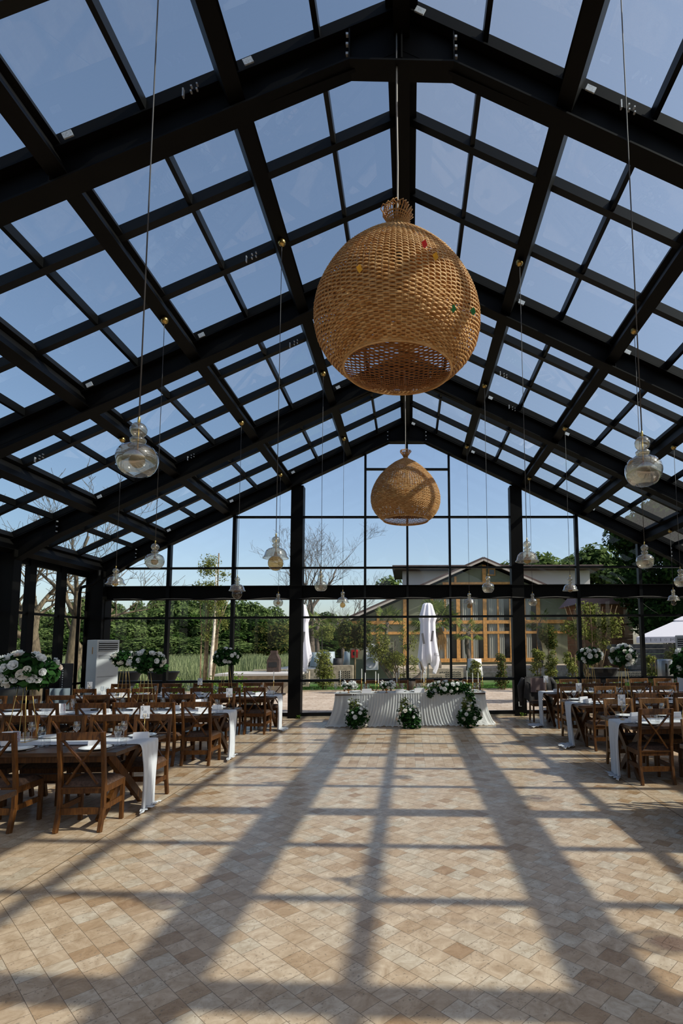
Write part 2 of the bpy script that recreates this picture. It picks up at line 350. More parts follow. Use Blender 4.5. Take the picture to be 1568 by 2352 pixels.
def leaves(blobs, n, size, flat=0.5, aspect=0.55, inner=0.55):
    """n leaf quads over a set of ellipsoids (cx,cy,cz,rx,ry,rz)"""
    B = np.array(blobs, float); vol = (B[:, 3] * B[:, 4] + B[:, 4] * B[:, 5] + B[:, 3] * B[:, 5]); idx = RNG.choice(len(B), n, p=vol / vol.sum())
    d = RNG.normal(size=(n, 3)); d /= np.linalg.norm(d, axis=1)[:, None]
    rad = inner + (1.08 - inner) * RNG.random(n) ** 0.6
    P = B[idx, :3] + d * B[idx, 3:] * rad[:, None]
    nr = d + RNG.normal(size=(n, 3)) * 0.7; nr[:, 2] += flat; nr /= np.linalg.norm(nr, axis=1)[:, None]
    a = RNG.normal(size=(n, 3)); a -= nr * (a * nr).sum(1)[:, None]; a /= np.linalg.norm(a, axis=1)[:, None]; b = np.cross(nr, a)
    s = (size * (0.6 + 0.8 * RNG.random(n)))[:, None]
    V = np.stack([P - a * s, P + b * s * aspect + nr * s * 0.12, P + a * s, P - b * s * aspect + nr * s * 0.12], 1).reshape(-1, 3)
    return V, np.arange(4 * n).reshape(-1, 4)
def leafobj(name, blobs, n, size, m, parent=None, core=False, **k):
    V, Q = leaves(blobs, n, size, **k); o = bpy.data.objects.new(name, npmesh(name, V, Q, m)); C.objects.link(o)
    if parent: o.parent = parent
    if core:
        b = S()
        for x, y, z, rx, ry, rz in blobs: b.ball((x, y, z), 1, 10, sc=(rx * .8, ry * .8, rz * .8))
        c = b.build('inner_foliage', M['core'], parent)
    return o
def blobset(c, r, k, rs, seed=0):
    rd = random.Random(seed); out = []
    for i in range(k):
        while True:
            p = [rd.uniform(-1, 1) for _ in range(3)]
            if sum(q * q for q in p) < 1: break
        q = rs * rd.uniform(0.7, 1.25)
        out.append((c[0] + p[0] * r[0], c[1] + p[1] * r[1], c[2] + p[2] * r[2], q, q, q * 0.85))
    return out

# ------------------------------------------------------------------ the hall
FR = [14.05, 10.91, 7.77, 4.64, 1.50, -1.64]      # portal frame positions
PS = 1.551; SL = 0.488
PU = lambda x: 7.43 - SL * abs(x)                  # purlin underside
RU = lambda x: 7.335 - SL * abs(x)                 # rafter underside
GL = lambda x: 7.83 - SL * abs(x)                  # glass
fl = MB(); fl.box((0, 5.9, -0.05), (16.2, 16.5, 0.1)); fl.build('floor', M['floor']); tag(bpy.data.objects['floor'], kind='structure')

ceil = thing('ceiling', 'black steel portal roof with glazed panes', 'roof', kind='structure')
nrm = Vector((SL, 0, 1)).normalized()
for i, y in enumerate(FR):
    b = MB()
    for s in (-1, 1):
        # web with haunch
        web = [(0, 7.66), (7.95, 7.66 - SL * 7.95), (7.95, 3.30), (7.62, 3.50), (6.87, RU(6.87)), (0.48, RU(0.48)), (0.48, 7.10), (0, 7.10)]
        b.prism([(s * x, z) for x, z in web], y - 0.012, y + 0.012)
        out = [(0, 7.10), (0.48, 7.10), (6.87, RU(6.87)), (7.62, 3.50)]
        for (x0, z0), (x1, z1) in zip(out, out[1:]): b.beam((s * x0, y, z0), (s * x1, y, z1), 0.20, 0.018)
        b.beam((0, y, 7.66), (s * 7.95, y, 7.66 - SL * 7.95), 0.20, 0.018)
        b.beam((0, y, 7.76), (s * 8.02, y, 7.76 - SL * 8.02), 0.13, 0.11)
        b.beam((0, y, 7.30), (s * 7.6, y, 7.30 - SL * 7.6 + 0.22), 0.03, 0.02)
        # column
        b.box((s * 7.62, y, 1.85), (0.02, 0.22, 3.7)); b.box((s * 8.03, y, 1.95), (0.02, 0.22, 3.9)); b.box((s * 7.83, y, 1.95), (0.42, 0.05, 3.9))
        b.box((s * 7.83, y, 0.01), (0.5, 0.3, 0.02))
        for xs in (0.48, 6.87, 3.1): b.box((s * xs, y, (RU(xs) + 7.66 - SL * xs) / 2), (0.012, 0.19, 7.66 - SL * xs - RU(xs)))
    b.box((0, y, 7.4), (0.014, 0.19, 0.55))
    b.build('steel_frame', M['steel'], ceil)
for y in FR:
    b = MB()
    for s in (-1, 1):
        for xs in (0.50, 6.85):
            for dz in (0.06, 0.16, 0.26): b.box((s * xs, y - 0.085, RU(xs) + dz), (0.022, 0.03, 0.022))
    b.build('bolts', M['clip'], ceil)
for k in range(-5, 6):
    x = k * PS; rot = Matrix.Rotation(math.atan(SL) * (1 if k > 0 else -1), 3, 'Y') if k else None
    for y0, y1 in zip(FR[1:], FR[:-1]):
        b = MB(); ym = (y0 + y1) / 2; L = y1 - y0 - 0.03
        b.box((x, ym, PU(x) + 0.135), (0.15, L, 0.27), rot=rot)
        b.box((x, ym, PU(x) + 0.325), (0.11, L + .03, 0.11), rot=rot)
        if k == 0: b.box((0, ym, 7.70), (0.30, L + .03, 0.06))
        b.build('purlin', M['steel'], ceil)
for s in (-1, 1):
    for k in range(5):
        x = s * (k + 0.5) * PS
        b = MB(); b.box((x, (FR[0] + FR[-1]) / 2, GL(x) - 0.065), (0.05, FR[0] - FR[-1], 0.11)); b.build('roof_mullion', M['alu'], ceil)
    for y0, y1 in zip(FR[1:], FR[:-1]):
        for j in (1, 2):
            y = y0 + (y1 - y0) * j / 3; b = MB()
            b.beam((0, y, GL(0) - 0.075), (s * 8.0, y, GL(8.0) - 0.075), 0.09, 0.115); b.build('glazing_bar', M['alu'], ceil)
        b = MB(); b.add([(0, y0, GL(0)), (s * 8.12, y0, GL(8.12)), (s * 8.12, y1, GL(8.12)), (0, y1, GL(0))], [(0, 1, 2, 3)]); b.build('roof_glass', M['roof_glass'], ceil)
    b = MB(); b.box((s * 8.12, (FR[0] + FR[-1]) / 2, GL(8.1) - 0.12), (0.14, FR[0] - FR[-1] + .3, 0.16)); b.build('gutter', M['steel'], ceil)
for y in FR[:5]:
    for k in range(-4, 5):
        x = k * PS + 0.17
        if random.random() < 0.12: continue
        b = MB(); b.beam((x - .04, y - 0.135, GL(x) - 0.17), (x + .04, y - 0.135, GL(x) - 0.17 - (SL * .08 if x > 0 else -SL * .08)), 0.012, 0.06); b.build('bracket', M['clip'], ceil)
for (y, x) in [(4.64, -1.95), (4.64, 2.0), (7.77, 1.62), (9.86, 1.75), (10.91, 2.1), (8.82, -1.9), (9.86, -1.7), (8.82, -5.9), (10.91, -4.35), (6.73, -2.0)]:
    b = MB(); b.box((x, y - 0.12, GL(x) - 0.19), (0.012, 0.03, 0.08))
    for a in (0.07, 0.12):
        for c in (-.02, .03): b.box((x + a, y - 0.12, GL(x) - 0.19 + c - SL * a * (1 if x > 0 else -1)), (0.014, 0.03, 0.014))
    b.build('cable_gland', M['clip'], ceil)

# rear gable wall
wb = thing('wall_back', 'black framed glass gable wall', 'wall', kind='structure')
GY = 14.13
for s in (-1, 1):
    b = MB(); x = s * 2.845
    b.box((x, 14.05 + .01, RU(2.845) / 2), (0.02 if 0 else 0.31, 0.02, RU(2.845))); b.box((x, 14.33, RU(2.845) / 2), (0.31, 0.02, RU(2.845))); b.box((x, 14.19, RU(2.845) / 2), (0.03, 0.28, RU(2.845)))
    for dx in (-.15, .15): b.box((x + dx, 14.19, RU(2.845) / 2), (0.012, 0.26, RU(2.845)))
    for z in (2.98, 3.33): b.box((x, 14.035, z), (0.33, 0.012, 0.02))
    for dz in (3.02, 3.12, 3.22): b.box((x - .17, 14.03, dz), (0.03, 0.02, 0.012))
    b.build('column', M['steel'], wb)
    b = MB(); b.box((s * 7.83, 14.2, 1.85), (0.46, 0.3, 3.7)); b.build('corner_column', M['steel'], wb)
b = MB(); b.box((0, 14.12, 3.32), (15.3, 0.18, 0.02)); b.box((0, 14.12, 2.985), (15.3, 0.18, 0.02)); b.box((0, 14.14, 3.15), (15.3, 0.03, 0.34)); b.build('cross_beam', M['steel'], wb)
b = MB()
for i in range(60):
    x0 = -7.4 + i * 0.25
    b.beam((x0, 14.045, 3.00 + 0.012 * sin(i * 1.3)), (x0 + .25, 14.045, 3.00 + 0.012 * sin((i + 1) * 1.3)), 0.01, 0.01)
b.build('cable', M['rope'], wb)
mull = [(-6.07, 0.085), (-4.44, 0.085), (-1.09, 0.055), (0.0, 0.055), (1.097, 0.055), (4.42, 0.085), (6.05, 0.085)]
for x, wd in mull:
    b = MB(); b.box((x, GY, (RU(x) + 0.1) / 2), (wd, 0.13, RU(x) - 0.1 + .08)); b.build('mullion', M['alu'], wb)
rails = [(0.09, -7.6, 7.6, .09), (0.925, -7.6, 7.6, .06), (2.52, -7.6, 7.6, .055), (3.79, -7.15, 7.15, .05), (5.12, -4.44, 4.42, .05), (6.40, -1.09, 1.097, .045)]
for z, x0, x1, h_ in rails:
    b = MB(); b.box(((x0 + x1) / 2, GY, z), (x1 - x0, 0.09, h_)); b.build('transom', M['alu'], wb)
b = MB(); b.add([(-7.7, GY, 0.05), (7.7, GY, 0.05), (7.7, GY, 3.6), (0, GY, 7.35), (-7.7, GY, 3.6)], [(0, 1, 2, 3, 4)]); b.build('glass', M['wall_glass'], wb)
b = MB(); b.box((0, 14.14, 0.022), (15.4, 0.16, 0.045)); b.build('kerb', M['stone'], wb)
b = MB(); b.box((2.82, 14.03, 0.30), (0.075, 0.012, 0.115)); b.mi = 1
for dz in (-.025, .025): b.box((2.82, 14.022, 0.30 + dz), (0.03, 0.006, 0.025))
b.build('power_socket', [M['china'], M['greypl']], wb)

for s, nm in ((-1, 'wall_left'), (1, 'wall_right')):
    wl = thing(nm, 'black framed glass side wall', 'wall', kind='structure')
    for y0, y1 in zip(FR[1:], FR[:-1]):
        for j in (1, 2):
            b = MB(); b.box((s * 8.06, y0 + (y1 - y0) * j / 3, 1.85), (0.12, 0.2, 3.7)); b.build('post', M['steel'], wl)
        b = MB(); b.add([(s * 8.06, y0 + .05, .05), (s * 8.06, y1 - .05, .05), (s * 8.06, y1 - .05, 3.55), (s * 8.06, y0 + .05, 3.55)], [(0, 1, 2, 3)]); b.build('glass', M['wall_glass'], wl)
    L = FR[0] - FR[-1]; ym = (FR[0] + FR[-1]) / 2
    for z, h_ in ((0.06, .1), (0.925, .05), (2.52, .055), (3.62, .16)):
        b = MB(); b.box((s * 8.06, ym, z), (0.07, L, h_)); b.build('rail', M['alu'], wl)
    if s < 0:
        b = S(); b.tube([(-7.62, 13.75, 3.7), (-7.62, 13.75, 3.5), (-7.72, 13.7, 3.35), (-7.95, 13.6, 3.25), (-7.98, 13.6, 3.1), (-7.98, 13.6, 0.1)], 0.04, 8); b.build('downpipe', M['steel'], wl)
#@@PART2
# ------------------------------------------------------------------ wicker lamps
def wicker_lamp():
    r0 = thing('wicker_pendant_lamp', 'x', 'lamp')
    zs = [0, -.02, -.06, -.10, -.135, -.145, -.20, -.27, -.36, -.45, -.54, -.64, -.74, -.84, -.95, -1.06, -1.17, -1.27, -1.36, -1.42]
    rs = [.10, .095, .070, .045, .034, .040, .13, .24, .35, .44, .52, .585, .635, .672, .692, .690, .665, .61, .53, .455]
    # arc-length profile
    P = np.array(list(zip(rs, zs))); seg = np.r_[0, np.cumsum(np.linalg.norm(np.diff(P, axis=0), axis=1))]
    from_len = lambda t: (np.interp(t, seg, P[:, 0]), np.interp(t, seg, P[:, 1]))
    NR = 88; start = seg[5]
    def strand_ring(tl, hgt, i, amp, nseg, ribs):
        r, z = from_len(tl); r2, z2 = from_len(tl + 0.004); tx, tz = r2 - r, z2 - z; q = math.hypot(tx, tz) or 1; tx /= q; tz /= q
        nx, nz = -tz, tx
        if nx < 0: nx, nz = -nx, -nz
        th = np.arange(nseg) * 2 * PI / nseg; off = amp * np.sin(th * ribs / 2 + PI * i)
        jit = 0.0012 * np.sin(th * 3 + i * 2.1) + 0.00025 * RNG.normal(size=nseg)
        V = []
        for a, bb in ((-.5, 0), (0, .5), (.5, 0), (0, -.5)):
            rr = r + tx * (a * hgt) + nx * (off + bb * 0.007) + tx * jit; zz = z + tz * (a * hgt) + nz * (off + bb * 0.007) + tz * jit
            V.append(np.stack([rr * np.cos(th), rr * np.sin(th), zz], 1))
        V = np.stack(V, 1).reshape(-1, 3); j = np.arange(nseg); jn = (j + 1) % nseg; Q = []
        for e in range(4): Q.append(np.stack([j * 4 + e, jn * 4 + e, jn * 4 + (e + 1) % 4, j * 4 + (e + 1) % 4], 1))
        return V, np.concatenate(Q)
    VV = []; QQ = []; o = 0; t = start + .01; i = 0
    while t < seg[-1]:
        r, _ = from_len(t); ribs = NR if r > 0.3 else (44 if r > .12 else 22)
        V, Q = strand_ring(t, 0.0175 if i % 9 else 0.012, i, min(0.0085, r * .04), ribs * 4, ribs); VV.append(V); QQ.append(Q + o); o += len(V); t += 0.0158; i += 1
    sh = bpy.data.objects.new('lamp_shade', npmesh('lamp_shade', np.concatenate(VV), np.concatenate(QQ), M['wicker'], True)); C.objects.link(sh); sh.parent = r0
    b = S()
    for k in range(NR):
        a = 2 * PI * k / NR; pts = []; n = 26
        t0 = start if k % 4 == 0 else start + (.10 if k % 2 == 0 else .30)
        for m_ in range(n + 1):
            r, z = from_len(t0 + (seg[-1] - t0) * m_ / n); pts.append((r * cos(a), r * sin(a), z))
        b.tube(pts, 0.0042, 4)
    b.build('ribs', M['wicker'], r0)
    b = S()
    for dz, rr in ((0, .455), (-.012, .452), (.012, .462)):
        b.tube([(rr * cos(2 * PI * j / 60), rr * sin(2 * PI * j / 60), -1.42 + dz) for j in range(61)], 0.009, 6, False)
    b.build('rim', M['wicker'], r0)
    b = S()
    for k in range(30):
        a = 2 * PI * k / 30; rd = random.Random(k); e = rd.uniform(.9, 1.15)
        b.tube([(.034 * cos(a), .034 * sin(a), -.145), (.05 * cos(a + .1), .05 * sin(a + .1), -.10), (.085 * cos(a + .2), .085 * sin(a + .2), -.05), (.108 * e * cos(a + .3), .108 * e * sin(a + .3), -.01), (.10 * e * cos(a + .5), .10 * e * sin(a + .5), .012), (.07 * cos(a + .7), .07 * sin(a + .7), 0)], 0.0045, 4)
    for z, rr in ((-.135, .036), (-.12, .04), (-.105, .046), (-.09, .055), (-.075, .064), (-.06, .074), (-.045, .085)):
        b.tube([(rr * cos(2 * PI * j / 20), rr * sin(2 * PI * j / 20), z) for j in range(21)], 0.005, 4, False)
    b.build('neck', M['wicker'], r0)
    b = S(); b.tube([(0, 0, -.35), (0, 0, -.12), (0.004, 0, .5), (-.003, 0, 1.1), (0, 0, 1.82)], 0.009, 6); b.build('wire_rope', M['rope'], r0)
    b = S(); b.lathe([(.0, -.34), (.03, -.34), (.034, -.44), (.0, -.45)], 12); b.build('lamp_holder', M['black'], r0)
    return r0
wk = wicker_lamp(); wu = [False]; kids(wk)
place(wk, wu, (-0.045, 4.60, 5.60), 0, 'large woven wicker onion-shaped pendant lamp nearest, in front of the ridge beam')
wk2 = place(wk, wu, (-0.02, 10.85, 5.70), 1.1, 'smaller-looking woven wicker onion-shaped pendant lamp hanging before the rear glass wall')
wk.scale = (1.035, 1.035, 1.01)
for ch in kids(wk):
    if ch.name.startswith('neck'): ch.scale = (1.2, 1.2, 1.3); ch.location = (0, 0, -.0435 * -1)
for (x, y, z, m) in [(-.275, -.64, -1.00, 'yellowp'), (.415, -.492, -1.21, 'greenp'), (.58, -.355, -1.14, 'greenp'), (.198, -.634, -.79, 'red'), (.278, -.628, -.885, 'yellowp')]:
    b = MB(); b.add([(0, 0, 0), (.035, -.012, .0), (.02, -.02, .04), (-.01, -.015, .02), (.012, .0, -.02)], [(0, 1, 2), (0, 2, 3), (0, 4, 1)])
    o = b.build('paper_scrap', M[m], wk, (x * 1.01, y * 1.01, z))

# ------------------------------------------------------------------ glass pendants
UP = [(.006, 0), (.008, -.03), (.010, -.032)] + [(.044 * sin(a) + .002, -.068 + .044 * cos(a)) for a in [0.25, .6, 1.0, 1.4, 1.8, 2.2, 2.55]] + [(.022, -.107), (.032, -.112), (.043, -.122), (.042, -.134), (.033, -.145), (.031, -.150)]
GLOBE = [(.055, -.156), (.085, -.172), (.103, -.195), (.111, -.222), (.111, -.245), (.105, -.272), (.092, -.298), (.075, -.318), (.055, -.328)]
BELL = [(.045, -.158), (.085, -.172), (.110, -.195), (.122, -.225), (.127, -.255), (.140, -.268), (.146, -.276), (.144, -.282)]
def bulb(b, z, r): b.lathe([(.012, z + r * 1.5), (.016, z + r * 1.25)] + [(r * sin(a), z + r * cos(a)) for a in [.3, .6, .9, 1.2, 1.57, 1.9, 2.2, 2.5, 2.8, 3.1]], 18)
PEND = {}
def pendant(kind, row):
    key = (kind, row)
    if key in PEND: return PEND[key]
    r0 = thing('glass_pendant_lamp', 'x', 'lamp', group='blown glass pendants hanging from the roof purlins')
    S().lathe(UP + (GLOBE if kind == 'globe' else BELL), 28).build('glass_shade', M['pend'], r0)
    b = S()
    if kind == 'globe': bulb(b, -.245, .042)
    elif kind == 'bell': bulb(b, -.262, .048)
    elif kind == 'bell_globe': bulb(b, -.335, .088)
    else: bulb(b, -.335, .062)
    b.build('bulb', M['bulb'], r0)
    b = S(); b.lathe([(.004, .012), (.007, .005), (.009, -.03), (.004, -.035)], 10); b.tube([(0, 0, -.02), (0, 0, -.20)], .0045, 6); b.build('brass_stem', M['brass'], r0)
    top = PU((0, 1.5, 3.04, 4.6, 6.12)[row]) - 3.05
    b = S(); b.tube([(0, 0, 0), (0, 0, top - .08)], .0042, 5); b.build('cord', M['cord'], r0)
    b = S(); b.ball((0, 0, top - .05), .047, 14); b.build('canopy', M['brass'], r0)
    PEND[key] = (r0, [False]); kids(r0); return PEND[key]
plist = [('globe', 1, -1.48, 3.06, 'big clear globe pendant at left, hanging nearest on its left row'), ('bell_globe', 1, -1.48, 6.29, 'glass bell pendant with large amber bulb beside the left wall column'),
 ('globe', 1, -1.48, 9.52, 'small globe pendant just right of the left wall column'), ('bell_bulb', 1, -1.48, 12.64, 'small bell pendant with amber bulb low before the gable house roof'),
 ('globe', 1, 1.48, 3.24, 'big clear globe pendant at far right, nearest on the right'), ('bell', 1, 1.48, 6.59, 'glass bell pendant in front of the right wall column'),
 ('globe', 1, 1.48, 9.94, 'small globe pendant hanging left of the right wall column before house gable'), ('bell_bulb', 1, 1.48, 13.13, 'small pendant with glowing amber bulb before the house windows'),
 ('globe', 2, -3.04, 6.71, 'globe pendant at left before the sloping rear rafter'), ('bell_globe', 2, -3.04, 9.93, 'bell pendant with round bulb before the left cross beam'),
 ('globe', 2, -3.04, 13.03, 'tiny globe pendant left of the left column, touching the cross beam'), ('globe', 2, 3.04, 6.85, 'globe pendant at right in front of the large dark tree'),
 ('bell', 2, 3.04, 10.13, 'wide bell pendant over the right cross beam'), ('globe', 2, 3.04, 13.29, 'tiny globe pendant just right of the right wall column'),
 ('bell', 3, -4.60, 8.80, 'leftmost glass bell pendant beside the left corner column'), ('globe', 3, 4.60, 9.07, 'globe pendant cut by the right frame edge'),
 ('bell_bulb', 4, 6.12, 12.48, 'bell pendant with amber bulb low at far right'), ('bell', 2, 2.82, 3.52, 'bell pendant outside the right frame edge, nearer than the dark tree'),
 ('bell', 3, 4.60, 5.72, 'bell pendant outside the frame on the right outer row'), ('bell_globe', 3, 4.60, 2.6, 'nearest bell and globe pendant outside the frame on the right')]
for kind, row, x, y, lab in plist:
    p, u = pendant(kind, row); place(p, u, (x, y, 3.05), random.uniform(0, 6), lab)
for s in (-1, 1):
    for row, ys in ((1, [6.25, 9.38, 12.5]), (2, [6.75, 9.88, 13.1])): pass

# ------------------------------------------------------------------ chairs
def make_chair(wm):
    r0 = thing('cross_back_chair', 'x', 'chair', group='cross-back banquet chairs'); w2 = .205
    for s in (-1, 1):
        b = MB(); x = s * w2
        b.beam((x, -.235, 0), (x, -.185, .22), .036, .045, (0, 1, 0)); b.beam((x, -.185, .21), (x, -.185, .47), .036, .045, (0, 1, 0)); b.beam((x, -.185, .46), (x, -.255, .95), .036, .040, (0, 1, 0))
        b.build('leg', wm, r0, bevel=.003)
        b = MB(); b.beam((x, .195, 0), (x, .195, .41), .036, .036, (0, 1, 0)); b.build('leg', wm, r0, bevel=.003)
        b = MB(); b.beam((x, -.18, .215), (x, .19, .215), .020, .052); b.build('stretcher', wm, r0)
    b = MB(); b.beam((-w2, -.19, .19), (w2, -.19, .19), .020, .062); b.build('stretcher', wm, r0)
    b = MB()
    for s in (-1, 1): b.box((s * w2, 0.005, .385), (.022, .38, .06))
    b.box((0, .195, .385), (2 * w2, .022, .06)); b.box((0, -.185, .385), (2 * w2, .022, .06)); b.box((0, .005, .41), (2 * w2 + .03, .42, .014)); b.build('seat_frame', wm, r0)
    b = S(); n = 12
    def f(u, v):
        x = (u - .5) * 2; y = (v - .5) * 2; e = (1 - abs(x) ** 6) * (1 - abs(y) ** 6)
        return (x * .215, y * .20 + .01, .418 + .052 * max(e, 0) ** .35)
    b.grid(f, n, n); b.add([(-.215, -.19, .415), (.215, -.19, .415), (.215, .21, .415), (-.215, .21, .415)], [(0, 1, 2, 3)]); b.build('seat', M['suede'], r0)
    b = MB(); b.beam((-w2, -.249, .91), (w2, -.249, .91), .026, .078, (0, .14, 1)); b.build('top_rail', wm, r0, bevel=.003)
    b = MB()
    for s in (-1, 1):
        off = .006 * s; b.beam((s * (w2 - .03), -.243 + off, .88), (0, -.216 + off, .66), .018, .026, (0, 1, 0)); b.beam((0, -.216 + off, .665), (-s * (w2 - .055), -.19 + off, .445), .018, .026, (0, 1, 0))
    b.build('cross_slats', wm, r0)
    return r0
chd = make_chair(M['wood']); chl = make_chair(M['wood_sunlit']); cu = [False]; cul = [False]; kids(chd); kids(chl)
TAB = {'fl': 'the front left table', 'ml': 'the middle left table', 'rl': 'the rear left table', 'fr': 'the front right table', 'mr': 'the middle right table', 'rr': 'the rear right table', 'nl': 'the nearest left table', 'nr': 'the nearest right table'}
ORD = ['first', 'second', 'third', 'fourth', 'fifth', 'sixth', 'seventh', 'eighth', 'ninth']
rows = [('fl', 'near', -1, 5.56, [-3.15, -4.0, -4.75]), ('fl', 'far', 1, 6.98, [-3.10, -3.63, -4.13, -4.71]), ('ml', 'near', -1, 8.55, [-3.17, -3.70, -4.20, -4.74, -5.44, -5.93]),
 ('ml', 'far', 1, 9.98, [-3.26, -3.97, -4.63, -5.45, -6.07, -6.65, -7.22]), ('rl', 'near', -1, 11.52, [-3.11, -3.63, -4.21, -4.77, -5.38, -5.88, -6.56, -7.10]), ('rl', 'far', 1, 13.1, [-3.13, -3.62, -4.17, -4.75, -5.47, -6.0, -6.64]),
 ('fr', 'near', -1, 7.01, [3.16, 3.85, 4.5]), ('fr', 'far', 1, 8.37, [3.19, 3.74, 4.28, 4.85]), ('mr', 'near', -1, 9.29, [3.33, 4.03, 4.71, 5.3]), ('mr', 'far', 1, 10.92, [3.22, 3.91, 4.47, 5.07, 5.7]),
 ('rr', 'near', -1, 11.79, [3.41, 3.92, 4.41, 4.98, 5.58]), ('rr', 'far', 1, 13.35, [3.86, 4.40, 5.0, 5.6, 6.17, 6.75]), ('nr', 'near', -1, 4.6, [3.2, 3.9]), ('nr', 'far', 1, 6.0, [3.2, 3.8, 4.4])]
for tb, side, sg, yb, xs in rows:
    lt = tb[1] == 'r' and side == 'far'  # far rows on the right take the wood with sunlight in its colour
    for i, x in enumerate(xs):
        y = yb + .25 if side == 'near' else yb - .25
        lab = '%s cross-back chair, %s from the aisle, %s side of %s' % ('sunlit-toned dark' if lt else 'dark', ORD[i], side, TAB[tb])
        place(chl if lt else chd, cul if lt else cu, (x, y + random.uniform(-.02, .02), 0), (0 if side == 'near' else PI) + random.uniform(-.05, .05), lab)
for i, x in enumerate([-1.34, -.81, -.21, .41, 1.02, 1.56]):
    place(chd, cu, (x, 13.42, 0), PI, 'cross-back chair behind the sheer head table, %s from the left' % ORD[i], 'chairs behind the head table')
jc = place(chd, cu, (3.12, 13.12, 0), PI, 'cross-back chair under the dark jacket at the rear right table end')
# jacket draped over that chair
jk = thing('jacket', 'dark jacket with mauve lining draped over a chair beside the right column', 'jacket', (3.12, 13.12, 0), PI); jk.scale = (1.25, 1, 1.04)
b = S()
def jf(u, v):
    a = (u - .5) * 2; L = v * 2 - 1
    z = .985 - .012 * a * a - (abs(L) ** 1.1) * (.56 + .08 * sin(a * 5)); y = -.25 + .085 * math.copysign(min(1, abs(L) * 3), L) + .02 * sin(a * 9 + L * 3) * abs(L)
    return (a * (.24 + .05 * abs(L)), y, z)
b.grid(jf, 20, 18); b.build('body', M['leather'], jk)
b = S(); b.tube([(-.25, -.3, .93), (-.33, -.36, .8), (-.34, -.38, .62), (-.30, -.37, .48)], [.06, .07, .065, .055], 10); b.build('sleeve', M['leather'], jk)
b = S(); b.tube([(.25, -.3, .93), (.31, -.36, .75), (.30, -.38, .52), (.28, -.37, .30)], [.06, .065, .055, .05], 10); b.build('sleeve', M['leather'], jk)
b = S(); b.grid(lambda u, v: ((u - .5) * .3, -.14 + .012 * sin(u * 12), .95 - v * .32), 10, 8); b.build('lining', M['lining'], jk)

# ------------------------------------------------------------------ banquet tables, runners
def make_table(L, wm):
    r0 = thing('banquet_table', 'x', 'table'); H = .72; W = 1.14
    b = MB()
    for k in range(5): b.box((L / 2, (k - 2) * W / 5, H - .02), (L, W / 5 - .003, .04))
    b.build('tabletop', M['tabletop'], r0, bevel=.004)
    b = MB()
    for s in (-1, 1): b.box((L / 2, s * (W / 2 - .09), H - .075), (L - .3, .03, .07))
    b.build('apron', wm, r0)
    for x in (.20, L - .2):
        b = MB()
        b.beam((x - .03, -.40, 0), (x - .03, .40, H - .05), .05, .085, (0, 1, 0)); b.beam((x + .03, .40, 0), (x + .03, -.40, H - .05), .05, .085, (0, 1, 0)); b.box((x, 0, H - .07), (.07, .95, .06))
        b.build('leg', wm, r0)
    b = MB(); b.beam((.2, 0, .36), (L - .2, 0, .36), .05, .07); b.build('stretcher', wm, r0)
    return r0
tbs = {'nl': (-1, -2.86, 3.72, 4.6), 'fl': (-1, -2.90, 6.32, 4.7), 'ml': (-1, -2.88, 9.30, 4.7), 'rl': (-1, -2.80, 12.36, 4.7), 'nr': (1, 2.86, 5.25, 4.6), 'fr': (1, 2.86, 7.66, 4.7), 'mr': (1, 2.95, 10.15, 4.7), 'rr': (1, 3.02, 12.52, 4.7)}
tbl = make_table(4.7, M['wood']); tu = [False]; kids(tbl)
tlab = {'nl': 'long wooden banquet table, only its corner showing at the left frame edge', 'fl': 'long dark wooden banquet table nearest the camera on the left, white runner', 'ml': 'long dark wooden banquet table in the middle of the left side',
 'rl': 'long dark wooden banquet table at the rear left by the glass wall', 'nr': 'banquet table just outside the right frame edge, casting a shadow on tiles', 'fr': 'long wooden banquet table nearest the camera on the right, white runner', 'mr': 'long wooden banquet table in the middle of the right side', 'rr': 'long wooden banquet table at the rear right near the jacket'}
for k, (s, x, y, L) in tbs.items():
    place(tbl, tu, (x, y, 0), 0 if s > 0 else PI, tlab[k], 'banquet tables')
def runner(k, s, x, y, L, y0, w0, pool, dy):
    b = S(); H = .724; segs = [(L - .15, 0), (0.03, 0)]
    path = []
    for i in range(40): path.append((s * (L - .15) * (1 - i / 39) , H + .003, 1))
    path += [(-s * .025, H - .004, .97), (-s * .035, H - .03, .92)]
    for i in range(1, 19): path.append((-s * (.04 + .03 * i / 18), H - .03 - (H - .05) * i / 18, .9 - .28 * math.sin(i / 18 * PI * .6)))
    for i in range(1, 9): path.append((-s * (.07 + pool * i / 8), .02 + .012 * abs(sin(i * 1.7)), .66 + .5 * i / 8))
    n = len(path); nv = 28
    def f(u, v):
        i = int(round(u * (n - 1))); px, pz, wf = path[i]; a = v - .5; hang = max(0, min(1, (i - 40) / 6)); q = max(0, min(1, (i - 41) / 26))
        fold = hang * (.022 * sin(v * 26 + .4 * sin(q * 4)) + .012 * sin(v * 11 + 2 * q)); lift = 0
        if i >= n - 8: lift = .018 * abs(sin(v * 17 + i)); fold *= 1.2
        yy = y0 + a * w0 * wf + q * dy + .006 * sin(px * 7) * (1 - hang)
        return (x + px - s * fold, yy, pz + lift + (0.0015 * sin(v * 30 + px * 5) if i < 40 else 0))
    b.grid(f, n - 1, nv); o = b.build('table_runner', M['cloth']); sm = o.modifiers.new('thick', 'SOLIDIFY'); sm.thickness = .003; sm.offset = 1
    tag(o, {'fl': 'white gauze runner hanging to the floor from the front left table', 'ml': 'white gauze runner hanging to the floor from the middle left table', 'rl': 'white gauze runner hanging to the floor from the rear left table', 'fr': 'white gauze runner hanging to the floor from the front right table',
      'mr': 'white gauze runner hanging to the floor from the middle right table', 'rr': 'white gauze runner hanging to the floor from the rear right table'}[k], 'table runner', 'white gauze table runners')
